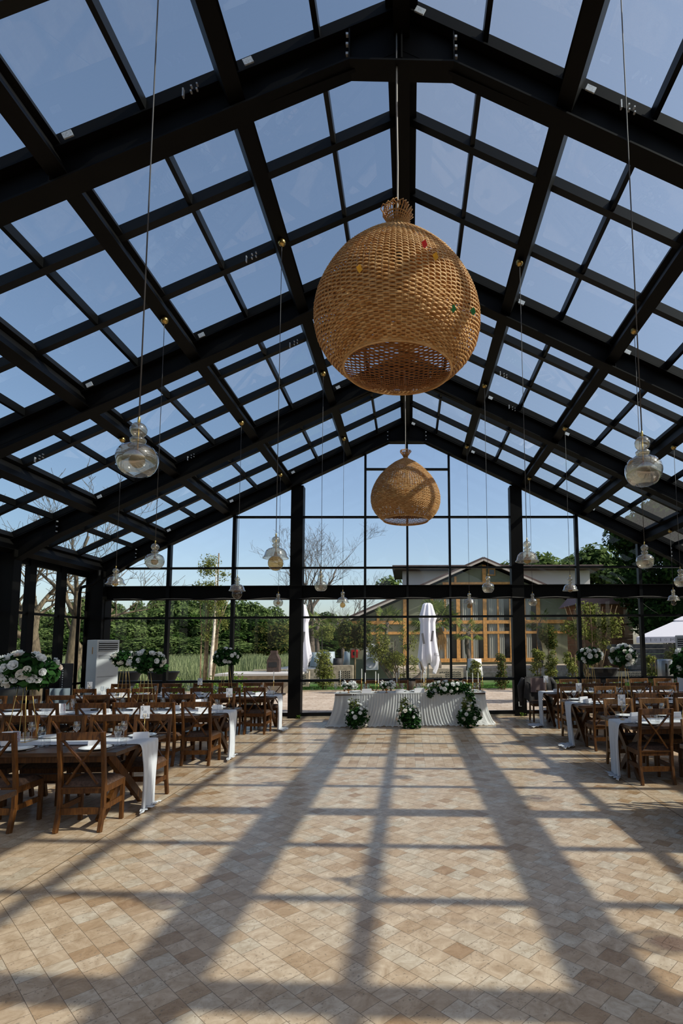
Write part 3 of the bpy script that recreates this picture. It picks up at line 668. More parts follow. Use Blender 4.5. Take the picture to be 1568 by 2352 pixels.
runner('fl', *tbs['fl'], 6.40, .44, .05, -.12); runner('ml', *tbs['ml'], 9.25, .46, .05, -.25); runner('rl', *tbs['rl'], 12.2, .50, .16, -.22)
runner('fr', *tbs['fr'], 7.60, .44, .08, -.18); runner('mr', *tbs['mr'], 10.1, .44, .24, -.45); runner('rr', *tbs['rr'], 12.5, .50, .30, -.35)

# ------------------------------------------------------------------ place settings
pl = thing('dinner_plate', 'x', 'plate'); b = S(); b.lathe([(0, .005), (.088, .005), (.10, .011), (.150, .021), (.154, .019), (.105, .004), (.08, 0), (0, 0)], 40); b.build('dish', M['china'], pl); pu = [False]; kids(pl)
pl_mesh = pl
wg = thing('wine_glass', 'x', 'glass'); S().lathe([(0, .001), (.034, .002), (.035, .004), (.006, .010), (.004, .02), (.004, .085), (.010, .095), (.030, .115), (.038, .14), (.037, .165), (.030, .205)], 20).build('bowl_and_stem', M['glass'], wg); wu2 = [False]; kids(wg)
tm = thing('tumbler', 'x', 'glass'); S().lathe([(0, .004), (.026, .004), (.028, .0), (.030, .03), (.034, .09)], 20).build('cup', M['glass'], tm); tu2 = [False]; kids(tm)
fk = thing('fork', 'x', 'fork'); b = MB(); b.box((0, -.02, .004), (.006, .12, .003)); b.box((0, .05, .005), (.018, .03, .002))
for i in (-1.5, -.5, .5, 1.5): b.box((i * .005, .08, .005), (.0025, .035, .002))
b.build('handle_and_tines', M['silver'], fk); fu = [False]; kids(fk)
kn = thing('knife', 'x', 'knife'); b = MB(); b.box((0, -.05, .004), (.010, .09, .005)); b.prism([(-.009, -.005), (.006, -.005), (.006, .09), (-.004, .10), (-.009, .07)], .003, .005, 'z'); b.build('blade_and_handle', M['silver'], kn); ku = [False]; kids(kn)
bx = thing('napkin_box', 'x', 'napkin'); b = MB(); b.prism([(-.085, 0), (.085, 0), (.08, .075), (-.08, .07)], -.012, .014); b.box((0, .03, .03), (.15, .05, .06)); b.build('folded_card', M['paper'], bx); bu = [False]; kids(bx)
H = .727
for tb, side, sg, yb, xs in rows:
    if tb == 'nr': continue
    s, tx, ty, L = tbs[tb]
    for i, x in enumerate(xs):
        ey = ty - .57 + .17 if side == 'near' else ty + .57 - .17; d = 1 if side == 'near' else -1; T = TAB[tb]; o_ = ORD[i]; who = '%s from the aisle, %s side of %s' % (o_, side, T)
        xx = x + (-.05 if (tb, side, i) == ('fl', 'near', 0) else .0)
        place(pl, pu, (xx, ey, H), 0, 'white dinner plate ' + who, 'white dinner plates')
        place(fk, fu, (xx - .17 * d, ey, H), 0 if d > 0 else PI, 'silver fork beside plate ' + who, 'silver forks')
        place(kn, ku, (xx + .165 * d, ey, H), 0 if d > 0 else PI, 'silver knife beside plate ' + who, 'silver knives')
        place(wg, wu2, (xx + .12 * d, ey + .20 * d, H), 0, 'wine glass ' + who, 'wine glasses')
        place(tm, tu2, (xx + .20 * d, ey + .17 * d, H), 0, 'tumbler ' + who, 'water tumblers')
        if (i + (side == 'near')) % 3 != 2: place(bx, bu, (xx + (-.09 if d > 0 else .07), ey + .19 * d, H + .003), random.uniform(-.3, .3) + (.25 if d > 0 else 0), 'folded white napkin card ' + who, 'folded white cards')
place(pl, pu, (-3.05, 4.12, H), 0, 'white plate on the table corner at the left frame edge', 'white dinner plates')

# text helper
def text_mesh(txt, size):
    cu_ = bpy.data.curves.new('lettering', 'FONT'); cu_.body = txt; cu_.size = size; cu_.align_x = 'CENTER'; cu_.align_y = 'CENTER'; cu_.extrude = .0004
    ob = bpy.data.objects.new('lettering', cu_); C.objects.link(ob); dg = bpy.context.evaluated_depsgraph_get(); dg.update(); me = bpy.data.meshes.new_from_object(ob.evaluated_get(dg)); bpy.data.objects.remove(ob); return me
def number_card(x, y, num, rz, lab):
    r0 = thing('table_number_stand', lab, 'table number', (x, y, H), rz, 'gold table number stands')
    b = S(); b.lathe([(0, .008), (.03, .006), (.032, 0), (0, 0)], 20); b.tube([(0, 0, 0), (0, 0, .20)], .0025, 6)
    for s in (-1, 1): b.tube([(0, 0, .20), (s * .012, -.004, .215), (s * .016, -.006, .235), (s * .009, -.006, .25)], .0025, 6)
    b.build('stem', M['gold'], r0)
    c = MB(); c.box((0, 0, .27), (.105, .0015, .150)); cc = c.build('card', M['paper'], r0)
    me = text_mesh(num, .04); me.materials.append(M['ink']); o = bpy.data.objects.new('number', me); C.objects.link(o); o.parent = cc; o.location = (0, -.0018, .272); o.rotation_euler = (PI / 2, 0, 0)
    b = MB(); rd = random.Random(3)
    for cx, cz in ((-.033, .318), (-.028, .30), (.034, .222), (.03, .238)):
        for i in range(7):
            a = rd.uniform(0, 6.3); rr = rd.uniform(.002, .013); u = rd.uniform(.004, .008); X = cx + rr * cos(a); Z = cz + rr * sin(a)
            b.add([(X, -.0013, Z - u), (X + u * .7, -.0013, Z), (X, -.0013, Z + u), (X - u * .7, -.0013, Z)], [(0, 1, 2, 3)])
    for x0, z0, x1, z1 in ((-.036, .335, .036, .336), (-.036, .207, .036, .208), (-.0365, .207, -.0355, .336), (.0355, .207, .0365, .336)): b.box(((x0 + x1) / 2, -.0012, (z0 + z1) / 2), (x1 - x0, .0006, z1 - z0))
    b.build('print', M['print'], cc)
number_card(-3.12, 6.80, '11', .12, 'white table number card 11 on a gold stem, front left table'); number_card(-3.03, 9.62, '12', 0, 'white table number card on a gold stem, middle left table')
number_card(-6.66, 11.89, '5', 0, 'white table number card 5 on a gold stem, rear left table near the air conditioner'); number_card(-4.75, 12.9, '6', 0, 'white number card on a tall stem, right of the twin bouquets at rear left')
number_card(2.98, 7.68, '10', 0, 'white table number card 10 on a gold stem, front right table'); number_card(3.12, 10.08, '9', 0, 'white table number card on a gold stem, middle right table'); number_card(3.15, 12.64, '8', 0, 'white table number card on a gold stem, rear right table beside the jacket')
def menu_card(x, y, rz, lab):
    r0 = thing('menu_card', lab, 'menu', (x, y, H + .002), rz, 'standing menu cards')
    b = MB(); b.box((-.045, .02, .075), (.10, .0015, .15), rot=Matrix.Rotation(.5, 3, 'Z')); b.box((.045, .02, .075), (.10, .0015, .15), rot=Matrix.Rotation(-.5, 3, 'Z')); c = b.build('folded_card', M['paper'], r0)
    b = MB(); rd = random.Random(5)
    for i in range(40):
        u = rd.uniform(.004, .009); X = rd.choice((-.005, .005)) * 1 + rd.uniform(-.012, .012) + .06; Z = rd.uniform(.03, .14); yy = .018 - (X - .045) * math.tan(.5)
        b.add([(X, yy - .003, Z - u), (X + u * .7, yy - .003 - u * .38, Z), (X, yy - .003, Z + u), (X - u * .7, yy - .003 + u * .38, Z)], [(0, 1, 2, 3)])
    b.build('print', M['pink'], c)
menu_card(-4.22, 6.15, .2, 'folded white menu card with pink flowers, left of front left table'); menu_card(-5.6, 9.2, .2, 'folded menu card with floral print among glasses on the middle left table')
menu_card(-3.55, 9.75, .3, 'folded menu card behind the chair row of the middle left table'); menu_card(-6.1, 12.2, .2, 'folded menu card below the twin bouquets, rear left table'); menu_card(4.3, 9.7, .1, 'folded menu card on the middle right table')

# ------------------------------------------------------------------ flowers
def rose_mesh(name, m, r=.045, seed=0):
    b = S(); rd = random.Random(seed)
    b.ball((0, 0, 0), r * .45, 8)
    for ring, (k, rr, tilt, sz) in enumerate(((4, .35, .25, .75), (5, .6, .55, .95), (6, .85, .95, 1.1))):
        for i in range(k):
            a = 2 * PI * i / k + ring * .6 + rd.uniform(-.1, .1)
            def f(u, v, a=a, rr=rr, tilt=tilt, sz=sz):
                ph = (u - .5) * 1.5; hh = v; rad = r * (rr * (.45 + .55 * hh) + .25 * math.sin(tilt) * hh ** 2)
                return (rad * cos(a + ph * sz * (1 - .35 * hh * hh)), rad * sin(a + ph * sz * (1 - .35 * hh * hh)), r * (-.55 + 1.25 * hh * cos(tilt) - .25 * (2 * u - 1) ** 2 * hh))
            b.grid(f, 4, 4)
    return b.mesh(name, m)
ROSES = [rose_mesh('rose', M['rose'], seed=1), rose_mesh('rose', M['rosew'], seed=2), rose_mesh('rose', M['rosep'], seed=3)]
FOLC = {}
def rose_at(parent, p, d, sc, mi, rd):
    o = bpy.data.objects.new('rose', ROSES[mi]); C.objects.link(o); o.parent = parent; o.location = p
    q = Vector(d).to_track_quat('Z', 'Y'); o.rotation_euler = q.to_euler(); o.scale = (sc,) * 3
def bouquet(parent, c, r, nr, nl, seed, lsize=.04, rsc=1.0, blush=.1, front=True):
    rd = random.Random(seed)
    leafobj('foliage', [(c[0], c[1], c[2], r[0] * .96, r[1] * .96, r[2] * .96)] + [(c[0] + rd.uniform(-.6, .6) * r[0], c[1] + rd.uniform(-.5, .5) * r[1], c[2] + rd.uniform(-.6, .2) * r[2], r[0] * .5, r[1] * .5, r[2] * .55) for _ in range(5)], nl, lsize, M['fol'], parent, inner=.3)
    pts = []; tries = 0
    while len(pts) < nr and tries < 4000:
        tries += 1; v = Vector((rd.gauss(0, 1), rd.gauss(0, 1) - .35, rd.gauss(0, 1) + .1)).normalized(); p = Vector((c[0] + v.x * r[0], c[1] + v.y * r[1], c[2] + v.z * r[2]))
        if v.z < -.75 or any((p - q).length < .07 * rsc for q in pts): continue
        pts.append(p); rose_at(parent, p, v, rsc * rd.uniform(.7, 1.3), 2 if rd.random() < blush else rd.choice((0, 1, 1)), rd)
def tall_bouquet(x, y, zc, rad, hh, seed, lab, nr=24, rsc=1.0, zt=H):
    r0 = thing('tall_flower_arrangement', lab, 'flower arrangement', (x, y, zt), 0, 'white rose bouquets on gold stands')
    b = S(); top = zc - zt - hh * .5
    for i in range(4):
        a = PI / 4 + i * PI / 2; b.tube([(.15 * cos(a), .15 * sin(a), .004), (.05 * cos(a), .05 * sin(a), top)], .0038, 6)
    b.tube([(.15 * cos(PI / 4 + j * PI / 2), .15 * sin(PI / 4 + j * PI / 2), .005) for j in range(5)], .004, 6); b.tube([(.052 * cos(2 * PI * j / 12), .052 * sin(2 * PI * j / 12), top) for j in range(13)], .004, 6, False)
    b.build('gold_stand', M['gold'], r0); bouquet(r0, (0, 0, zc - zt), (rad, rad * .9, hh), nr, 900, seed, .045, rsc, .12 if seed == 1 else .0)
    return r0
tall_bouquet(-4.31, 6.45, 1.52, .34, .20, 1, 'large white and blush rose bouquet on gold stand, front left table', 36, .98)
tall_bouquet(-4.31, 9.35, 1.55, .28, .19, 2, 'white rose bouquet on gold stand, middle left table, right of the twin', 22)
tall_bouquet(-6.05, 12.09, 1.55, .29, .17, 3, 'white rose bouquet beside the air conditioner, left of the twin', 20, .95)
tall_bouquet(-3.89, 12.09, 1.57, .27, .19, 4, 'white rose bouquet before the reeds, right of the white-stemmed tree', 18, 1.0)
tall_bouquet(3.94, 11.9, 1.54, .26, .18, 5, 'white rose bouquet at right above the dark bowl planter', 20)
tall_bouquet(3.81, 9.71, 1.57, .235, .19, 6, 'round white rose bouquet, right neighbour of the one above the planter', 22)
tall_bouquet(3.83, 7.39, 1.53, .25, .19, 7, 'white rose bouquet cut by the right frame edge', 20)
def floor_bouquet(x, y, seed, lab):
    r0 = thing('floor_flower_arrangement', lab, 'flower arrangement', (x, y, 0), 0, 'rose arrangements on the floor before the head table')
    bouquet(r0, (0, 0, .26), (.27, .18, .28), 20, 900, seed, .035, .85, .12); rd = random.Random(seed + 9)
    leafobj('tall_sprigs', [(rd.uniform(-.15, .15), rd.uniform(-.05, .05), .5, .06, .05, .16) for _ in range(4)], 160, .028, M['leafo'], r0, inner=.1)
    for k in range(9):
        p = Vector((rd.uniform(-.2, .24), -.05 + rd.uniform(-.05, .05), rd.uniform(.42, .62))); rose_at(r0, p, (rd.uniform(-.3, .3), -.7, .7), rd.uniform(.4, .65), 1, rd)
floor_bouquet(-1.10, 12.20, 21, 'left of three rose arrangements on the floor before the head table'); floor_bouquet(.01, 12.14, 22, 'middle rose arrangement on the floor before the head table'); floor_bouquet(1.34, 12.14, 23, 'right rose arrangement on the floor below the trailing garland')

# ------------------------------------------------------------------ head table
ht = thing('head_table', 'long head table dressed in pleated white sheer cloth to the floor', 'table', (.06, 12.80, 0))
b = MB(); b.box((0, 0, .70), (3.36, .62, .03)); b.build('tabletop', M['tabletop'], ht)
for sx in (-1.5, 1.5):
    for sy in (-.22, .22):
        b = MB(); b.box((sx, sy, .345), (.05, .05, .69)); b.build('leg', M['wood'], ht)
b = S(); NP = 1200
def skf(u, v):
    t = u * 2 * PI; hw, hd = 1.70, .32; n = 6.0; ct, st = cos(t), sin(t)
    k = (abs(ct / hw) ** n + abs(st / hd) ** n) ** (-1 / n); X, Y = k * ct, k * st
    fl_ = v ** 2.2 * (.05 + .10 * abs(ct) ** 3); L = math.hypot(X, Y); per = 0
    arc = X if abs(st / hd) > abs(ct / hw) else Y * 1.3
    pl_ = (.005 + .012 * v) * (sin(arc * 110 + 1.5 * sin(arc * 5)) + .25 * sin(arc * 47))
    nx, ny = (ct, st); X += nx * fl_ * 1.3 + (pl_ if abs(ct) > .97 else 0) * nx; Y += (-1 if Y < 0 else 1) * (fl_ * .55 + pl_) if abs(st / hd) >= abs(ct / hw) * .6 else pl_ * .5
    z = .722 * (1 - v) + .006 + (.02 * abs(sin(arc * 30)) if v > .96 else 0)
    if v > .94: X *= 1.012; Y *= 1 + .25 * (v - .94) / .06 * (.5 + .5 * sin(arc * 17))
    return (X, Y, z)
b.grid(skf, NP, 16); b.build('skirt', M['sheer'], ht)
b = S(); b.grid(lambda u, v: ((u - .5) * 3.42, (v - .5) * .66, .724 + .002 * sin(u * 60) * sin(v * 9)), 60, 8); b.build('cloth_top', M['sheer'], ht)
HT = .728
def candle(x, z, y, lab, rz=0):
    r0 = thing('candlestick', lab, 'candle', (x, y, HT if x < 2 and x > -2 else H), rz, 'ivory taper candles in slim gold holders'); zz = z - HT
    b = S(); b.lathe([(0, .006), (.028, .005), (.030, 0), (0, 0)], 16); b.tube([(0, 0, 0), (0, 0, zz - .23)], .0032, 6); b.lathe([(.004, zz - .25), (.012, zz - .24), (.013, zz - .215), (.009, zz - .215)], 10); b.build('holder', M['gold'], r0)
    b = S(); b.lathe([(.0095, zz - .235), (.0085, zz - .01), (.003, zz)], 10); b.tube([(0, 0, zz), (0, 0, zz + .012)], .001, 4); b.build('taper', M['candle'], r0)
cz = [(-1.53, 1.23), (-1.05, 1.26), (-.97, 1.17), (-.73, 1.20), (-.67, 1.15), (-.25, 1.17), (-.20, 1.27), (.31, 1.23), (.37, 1.16), (.41, 1.26), (1.36, 1.20), (1.49, 1.15), (1.61, 1.15), (1.71, 1.26)]
for i, (x, z) in enumerate(cz): candle(x, z, 12.72 + (i % 3) * .03, 'ivory taper candle on the head table, %s from the left' % (['first', 'second', 'third', 'fourth', 'fifth', 'sixth', 'seventh', 'eighth', 'ninth', 'tenth', 'eleventh', 'twelfth', 'thirteenth', 'fourteenth'][i]))
candle(-2.93, 1.24, 12.29, 'single ivory taper candle at the aisle end of the rear left table')
for i, x in enumerate((-1.33, -.48)):
    r0 = thing('flower_bowl', 'amber pedestal bowl of white orchids on the head table, %s' % ('left one' if i == 0 else 'near the middle'), 'flower bowl', (x, 12.60, HT), 0, 'amber pedestal bowls of flowers')
    S().lathe([(0, .004), (.035, .004), (.008, .02), (.008, .04), (.035, .06), (.055, .10), (.05, .10), (0, .07)], 16).build('bowl', M['amber'], r0)
    bouquet(r0, (0, 0, .16), (.14, .10, .08), 14, 120, 31 + i, .03, .7, .0)
    leafobj('white_orchids', [(.12, 0, .18, .10, .06, .11), (-.10, 0, .20, .05, .05, .09)], 130, .028, M['rosew'], r0, inner=.1)
gd = thing('flower_garland', 'long white rose garland trailing over the right front of the head table', 'garland', (.92, 12.52, HT))
bouquet(gd, (0, 0, .11), (.48, .16, .15), 34, 1500, 41, .035, .9, .05)
leafobj('trailing_foliage', [(.46, -.06, -.04, .12, .08, .12), (.50, -.12, -.18, .10, .07, .14), (-.42, -.06, -.02, .10, .07, .10)], 420, .03, M['fol'], gd, inner=.1)
for i, (x, y) in enumerate([(-1.62, 12.6), (-.98, 12.62), (-.90, 12.7), (-.12, 12.62), (.22, 12.60), (.28, 12.7), (1.52, 12.6), (1.62, 12.66)]):
    place(wg, wu2, (x, y, HT), 0, 'wine glass on the head table, %s from the left' % ORD[i], 'wine glasses')
for i, (x, sc) in enumerate([(-.92, 1.3), (-.18, 1.1), (.26, 1.4), (1.3, 1.0)]):
    place(bx, bu, (x, 12.54, HT + .002), .1 * i, 'folded white napkin on the head table, %s from the left' % ORD[i], 'folded white cards', sc)
for i, x in enumerate((-1.2, -.15, .2, 1.5)):
    place(pl, pu, (x, 12.95, HT), 0, 'white plate at the back of the head table, %s from the left' % ORD[i], 'white dinner plates')

# ------------------------------------------------------------------ appliances and other indoor things
def floor_ac(x, y, rz, lab):
    r0 = thing('floor_standing_air_conditioner', lab, 'air conditioner', (x, y, 0), rz); W, D, Hh = .54, .40, 1.97
    MB().box((0, 0, Hh / 2), (W, D, Hh)).build('cabinet', M['white'], r0, bevel=.01)
    b = MB(); b.box((0, -D / 2 - .001, Hh - .16), (W - .08, .004, .23)); g = b.build('air_outlet', M['black'], r0)
    b = MB()
    for k in range(5): b.box((0, -D / 2 - .008, Hh - .065 - k * .048), (W - .09, .02, .016), rot=Matrix.Rotation(.5, 3, 'X'))
    b.build('louvres', M['white'], g)
    MB().box((0, -D / 2 - .002, Hh - .40), (W - .10, .006, .09)).build('control_panel', M['greypl'], r0)
    b = MB(); b.box((0, -D / 2 - .001, Hh - .86), (W - .06, .004, .006)); b.build('panel_gap', M['black'], r0)
    b = MB()
    for k in range(6): b.box((0, -D / 2 - .003, .30 + k * .05), (W - .12, .005, .016))
    b.build('intake_slots', M['greypl'], r0)
    b = MB(); b.box((-W / 2 - .001, -.03, Hh - .25), (.003, .035, .16)); b.build('label_strip', M['timber'], r0)
floor_ac(-7.25, 13.42, math.radians(60), 'tall white-grey floor air conditioner in the left rear corner')
floor_ac(6.47, 12.6, math.radians(-25), 'white floor air conditioner cut by the right frame edge')
sp = thing('loudspeaker', 'tall black loudspeaker cabinet beside the left glass wall, behind bouquet', 'loudspeaker', (-7.66, 12.45, 0), .12)
MB().box((0, 0, .72), (.42, .40, 1.44)).build('cabinet', M['black'], sp, bevel=.01)
b = MB()
for k in range(17): b.box((.175, -.202, .55 + k * .05), (.016, .006, .026))
b.build('side_ports', M['clip'], sp); MB().box((-.03, -.203, .95), (.30, .006, .8)).build('grille', M['steel'], sp)
ct = thing('cocktail_table', 'round high table under a black cloth at the left frame edge', 'table', (-7.35, 10.35, 0))
S().lathe([(0, 1.06), (.38, 1.06), (.40, 1.04), (.36, .9), (.20, .5), (.22, .2), (.34, .01)], 28).build('black_cloth', M['black'], ct)
cdh = thing('notice_card', 'small white card standing on the black-clothed high table', 'card', (-7.42, 10.2, 1.06)); MB().box((0, 0, .07), (.10, .004, .14), rot=Matrix.Rotation(-.12, 3, 'X')).build('card', M['paper'], cdh)
dr = MB(); dr.sm = True; dr.grid(lambda u, v: (-6.95 + u * .38, 11.05 + .02 * sin(u * 14), .02 + v * .98), 30, 4); o = dr.build('grey_cloth_drape', mat('grey_blue_cloth', (.13, .16, .18), .9)); tag(o, 'blue-grey cloth drape hanging behind the large bouquet at far left', 'drape'); sm = o.modifiers.new('t', 'SOLIDIFY'); sm.thickness = .01
for x, y, rd_ in ((-2.72, 14.0, 1), (2.86, 13.98, 2)):
    r0 = thing('weed_sprig', 'small green weed at the foot of the %s column' % ('left' if x < 0 else 'right'), 'plant', (x, y, 0)); leafobj('leaves', [(0, 0, .05, .08, .03, .06)], 26, .022, M['leafy'], r0, inner=.1)
#@@PART3
# ------------------------------------------------------------------ outside: ground
b = MB(); b.box((0, 18.42, -.055), (40, 8.36, .1)); o = b.build('terrace', M['terrace']); tag(o, kind='structure')
for s in (-1, 1):
    b = MB(); b.box((s * 14.1, 5.9, -.055), (11.8, 16.6, .1)); o = b.build('side_paving', M['terrace']); tag(o, kind='structure')
b = MB(); b.box((6, 24.8, -.05), (26, 4.4, .1)); o = b.build('lawn', M['lawn']); tag(o, kind='structure')
b = MB(); b.box((0, 118, -.12), (320, 191, .1)); b.box((-90, 10, -.2), (140, 60, .1)); b.box((90, 10, -.2), (140, 60, .1)); o = b.build('meadow_ground', M['meadow']); tag(o, kind='structure')
b = MB(); b.box((0, 22.62, .02), (38, .10, .05)); o = b.build('lawn_edging', M['stone']); tag(o, kind='structure')
def blades(name, x0, x1, y0, y1, n, h, wd, m, lean=.25, cond=None):
    x = RNG.uniform(x0, x1, n); y = y0 + (y1 - y0) * RNG.random(n) ** 1.3
    if cond is not None: k = cond(x, y); x = x[k]; y = y[k]; n = len(x)
    hh = h * (.6 + .7 * RNG.random(n)); a = RNG.uniform(0, 2 * PI, n); ww = wd * (.6 + .8 * RNG.random(n)); lx = lean * hh * RNG.normal(size=n); ly = lean * hh * RNG.normal(size=n)
    dx = np.cos(a) * ww; dy = np.sin(a) * ww; z = np.zeros(n)
    V = np.stack([np.stack([x - dx, y - dy, z - .03], 1), np.stack([x + dx, y + dy, z - .03], 1), np.stack([x + lx + dx * .3, y + ly + dy * .3, hh], 1), np.stack([x + lx - dx * .3, y + ly - dy * .3, hh], 1)], 1).reshape(-1, 3)
    o = bpy.data.objects.new(name, npmesh(name, V, np.arange(4 * n).reshape(-1, 4), m)); C.objects.link(o); return o
o = blades('reeds', -46, -4.5, 24.5, 70, 42000, 1.0, .022, M['reed'], .18, lambda x, y: (x < -4.5 - (y - 24.5) * .16) & ((x < -8.6) | (y > 41))); tag(o, 'pale green reed bed filling the field before the wooded hill', 'reeds', kind='stuff')
o = blades('lawn_grass', -6.5, 14, 22.7, 25, 16000, .05, .012, M['grassb']); tag(o, 'short green lawn strip beyond the terrace', 'grass', kind='stuff')
b = MB(); b.box((-20.5, 26.5, .0), (6.0, 3.4, .06)); o = b.build('pond', M['wet']); tag(o, kind='structure')

# ------------------------------------------------------------------ trees
def crown_proto(name, m, r, k, n, ls, seed, trunk=True, h=6.0, rs=None):
    r0 = thing(name, 'x', 'tree')
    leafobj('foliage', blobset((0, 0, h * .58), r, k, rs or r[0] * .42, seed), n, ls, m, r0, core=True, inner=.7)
    if trunk:
        b = S(); b.tube([(0, 0, -.1), (.05, .02, h * .3), (0, .05, h * .6)], [.22, .17, .1], 8); b.build('trunk', M['greybark'], r0)
    return r0
wt = [crown_proto('woodland_tree', M['leafm'], (3.6, 3.0, 3.1), 15, 7000, .22, 1), crown_proto('woodland_tree', M['leafd'], (3.2, 3.2, 3.4), 13, 7000, .22, 2), crown_proto('woodland_tree', M['leafm'], (4.2, 3.2, 2.6), 15, 7000, .24, 3)]
wu_ = [[False], [False], [False]]
hill = [(-47, 8.2), (-40, 9.3), (-33, 9.6), (-27, 9.0), (-22, 8.4), (-17, 7.2), (-12, 6.2)]
rd = random.Random(4); cnt = 0
for rowi, (Y, hs, dx, nx) in enumerate([(66, .50, 0, 15), (72, .72, 2.0, 15), (80, .95, 0, 16), (88, 1.12, 2, 16)]):
    for i in range(nx):
        X = (-66 + i * 3.9 + dx + rd.uniform(-1, 1)) * (Y / 81); X0 = X * 81 / Y
        hh = np.interp(X0, [p[0] for p in hill], [p[1] for p in hill]) * hs * rd.uniform(.93, 1.06) * (Y - 0) / 81 * 1.0
        k = rd.randrange(3); place(wt[k], wu_[k], (X, Y + rd.uniform(-1.5, 1.5), 0), rd.uniform(0, 6.3), 'dense green tree of the wooded hillside beyond the reed bed', 'woodland trees beyond the reeds', (rd.uniform(.85, 1.2), rd.uniform(.9, 1.1), hh / 7.6))
rb = crown_proto('background_tree', M['leafm'], (2.6, 2.4, 3.0), 10, 3600, .17, 5, h=7.5); rbu = [False]
for i, (X, Y, sc, lab) in enumerate([(10.3, 58, 1.42, 'row of feathery trees above the far roof, left one'), (13.2, 59, 1.55, 'feathery tree above the far roof, second from left'), (16.2, 60, 1.62, 'feathery tree above the far roof, third from left'), (19.4, 60, 1.72, 'feathery tree above the far roof beside the dark tree'), (-.6, 60, 1.33, 'green tree peeping over the house roof at left'), (22, 56, 1.4, 'green tree behind the large dark tree')]):
    place(rb, rbu, (X, Y, 0), i * 1.3, lab, None, sc)
db = thing('broadleaf_tree', 'large dark broadleaf tree at right rising behind the roof edge', 'tree', (15.6, 30.5, 0))
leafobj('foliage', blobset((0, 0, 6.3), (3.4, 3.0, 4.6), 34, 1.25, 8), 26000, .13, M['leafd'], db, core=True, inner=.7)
b = S(); b.tube([(0, 0, -.1), (.1, 0, 2), (0, .1, 5)], [.4, .3, .2], 10); b.build('trunk', M['greybark'], db)
db2 = thing('broadleaf_tree', 'bright green leafy tree at the right frame edge', 'tree', (18.2, 26.0, 0))
leafobj('foliage', blobset((0, 0, 5.6), (3.0, 2.6, 3.4), 26, 1.15, 9), 16000, .13, M['leafy'], db2, core=True, inner=.75)
b = S(); b.tube([(0, 0, -.1), (.1, 0, 2), (0, .1, 4)], [.3, .25, .15], 10); b.build('trunk', M['greybark'], db2)
# trees along the right side of the hall (out of view, placed and sized to shade the right tables)
st = crown_proto('hedge_tree', M['leafd'], (2.0, 2.4, 2.6), 13, 6500, .16, 12, h=7.2, rs=.95); stu = [False]
for i, (X, Y, sc) in enumerate([(14.0, -.3, 1.16), (13.8, 3.6, 1.16), (14.0, 7.4, 1.18), (13.7, 11.3, 1.12), (13.8, 15.2, 1.10)]):
    place(st, stu, (X, Y, 0), i * 1.1, 'tall leafy tree beyond the right glass wall, %s from the camera' % ORD[i], 'trees beyond the right wall', sc)

def bare_tree(name, label, loc, h, r, levels, seed, m, lean=(0, 0), spread=.55, up=.25, split=.32, nk=3):
    rd = random.Random(seed); tr = S(); br = S()
    def grow(p, d, L, rad, lv):
        n = 6 if lv < 3 else 4; pts = [p]; rr = [rad]; q = p.copy(); dd = d.copy()
        for i in range(n):
            k_ = .02 if lv == 0 else .13; dd = (dd + Vector((rd.gauss(0, k_), rd.gauss(0, k_), rd.gauss(0, .08) + up * .12))).normalized(); q = q + dd * L / n; pts.append(q.copy()); rr.append(rad * (1 - .62 * (i + 1) / n))
        (tr if lv == 0 else br).tube(pts, [max(.006, x) for x in rr], 8 if lv < 2 else (5 if lv < 3 else 3), lv < 2)
        if lv < levels:
            for k in range(nk + (1 if lv < 2 else 0)):
                i = rd.randint(2, n); a = rd.uniform(0, 2 * PI); t = dd.orthogonal().normalized(); t.rotate(Matrix.Rotation(a, 3, dd))
                nd = (dd * (1 - spread) + t * spread + Vector((0, 0, up))).normalized(); grow(pts[i], nd, L * rd.uniform(.5, .78), rr[i] * .68, lv + 1)
    grow(Vector((0, 0, -.1)), Vector((lean[0], lean[1], 1)).normalized(), h * split, r, 0)
    r0 = thing(name, label, 'tree', loc); tr.build('trunk', M[m], r0); br.build('branches', M[m], r0); return r0
bare_tree('bare_tree', 'pale mossy leafless tree trunk close behind the left wall, right one', (-9.75, 16.4, 0), 7.4, .23, 5, 3, 'bark', (-.04, 0), .5, .25, .45, 3)
bare_tree('bare_tree', 'gnarled leafless tree behind the left wall, left of its pale neighbour', (-11.9, 18.3, 0), 9.5, .30, 5, 5, 'bark', (-.05, 0), .6, .2, .34, 3)
bare_tree('bare_tree', 'tall leafless tree seen through the left roof panes', (-12.2, 11.6, 0), 12.5, .24, 5, 7, 'bark', (.12, 0), .5, .3, .36, 3)
bare_tree('bare_tree', 'leafless tree leaning over the left roof, nearest the camera', (-11.6, 7.6, 0), 11, .2, 5, 9, 'bark', (.1, .1), .5, .3, .36, 3)
bare_tree('bare_tree', 'big leafless grey tree right of the left wall column', (-6.55, 37.6, 0), 12.6, .34, 6, 12, 'greybark', (.0, 0), .5, .28, .40, 3)
bare_tree('bare_tree', 'leafless tree with thin crown left of the house roof', (-4.3, 42, 0), 9.6, .22, 5, 14, 'greybark', (.05, 0), .5, .26, .36, 3)

def leafy_tree(name, label, loc, parts, leaf, n, ls, stem='greybark', stake=False, cat='tree', group=None, core=False):
    r0 = thing(name, label, cat, loc, 0, group); zmin = min(p[2] - p[5] for p in parts); top = max(p[2] for p in parts)
    leafobj('foliage', parts, n, ls, M[leaf], r0, inner=.25, core=core)
    b = S(); b.tube([(0, 0, -.05), (.02, 0, max(.3, zmin)), (0, .02, top)], [.045, .035, .012], 6)
    b.build('trunk', M[stem], r0)
    if stake: b = S(); b.tube([(.12, -.05, 0), (.12, -.05, min(1.5, top))], .018, 6); b.build('stake', M['twig'], r0)
    return r0
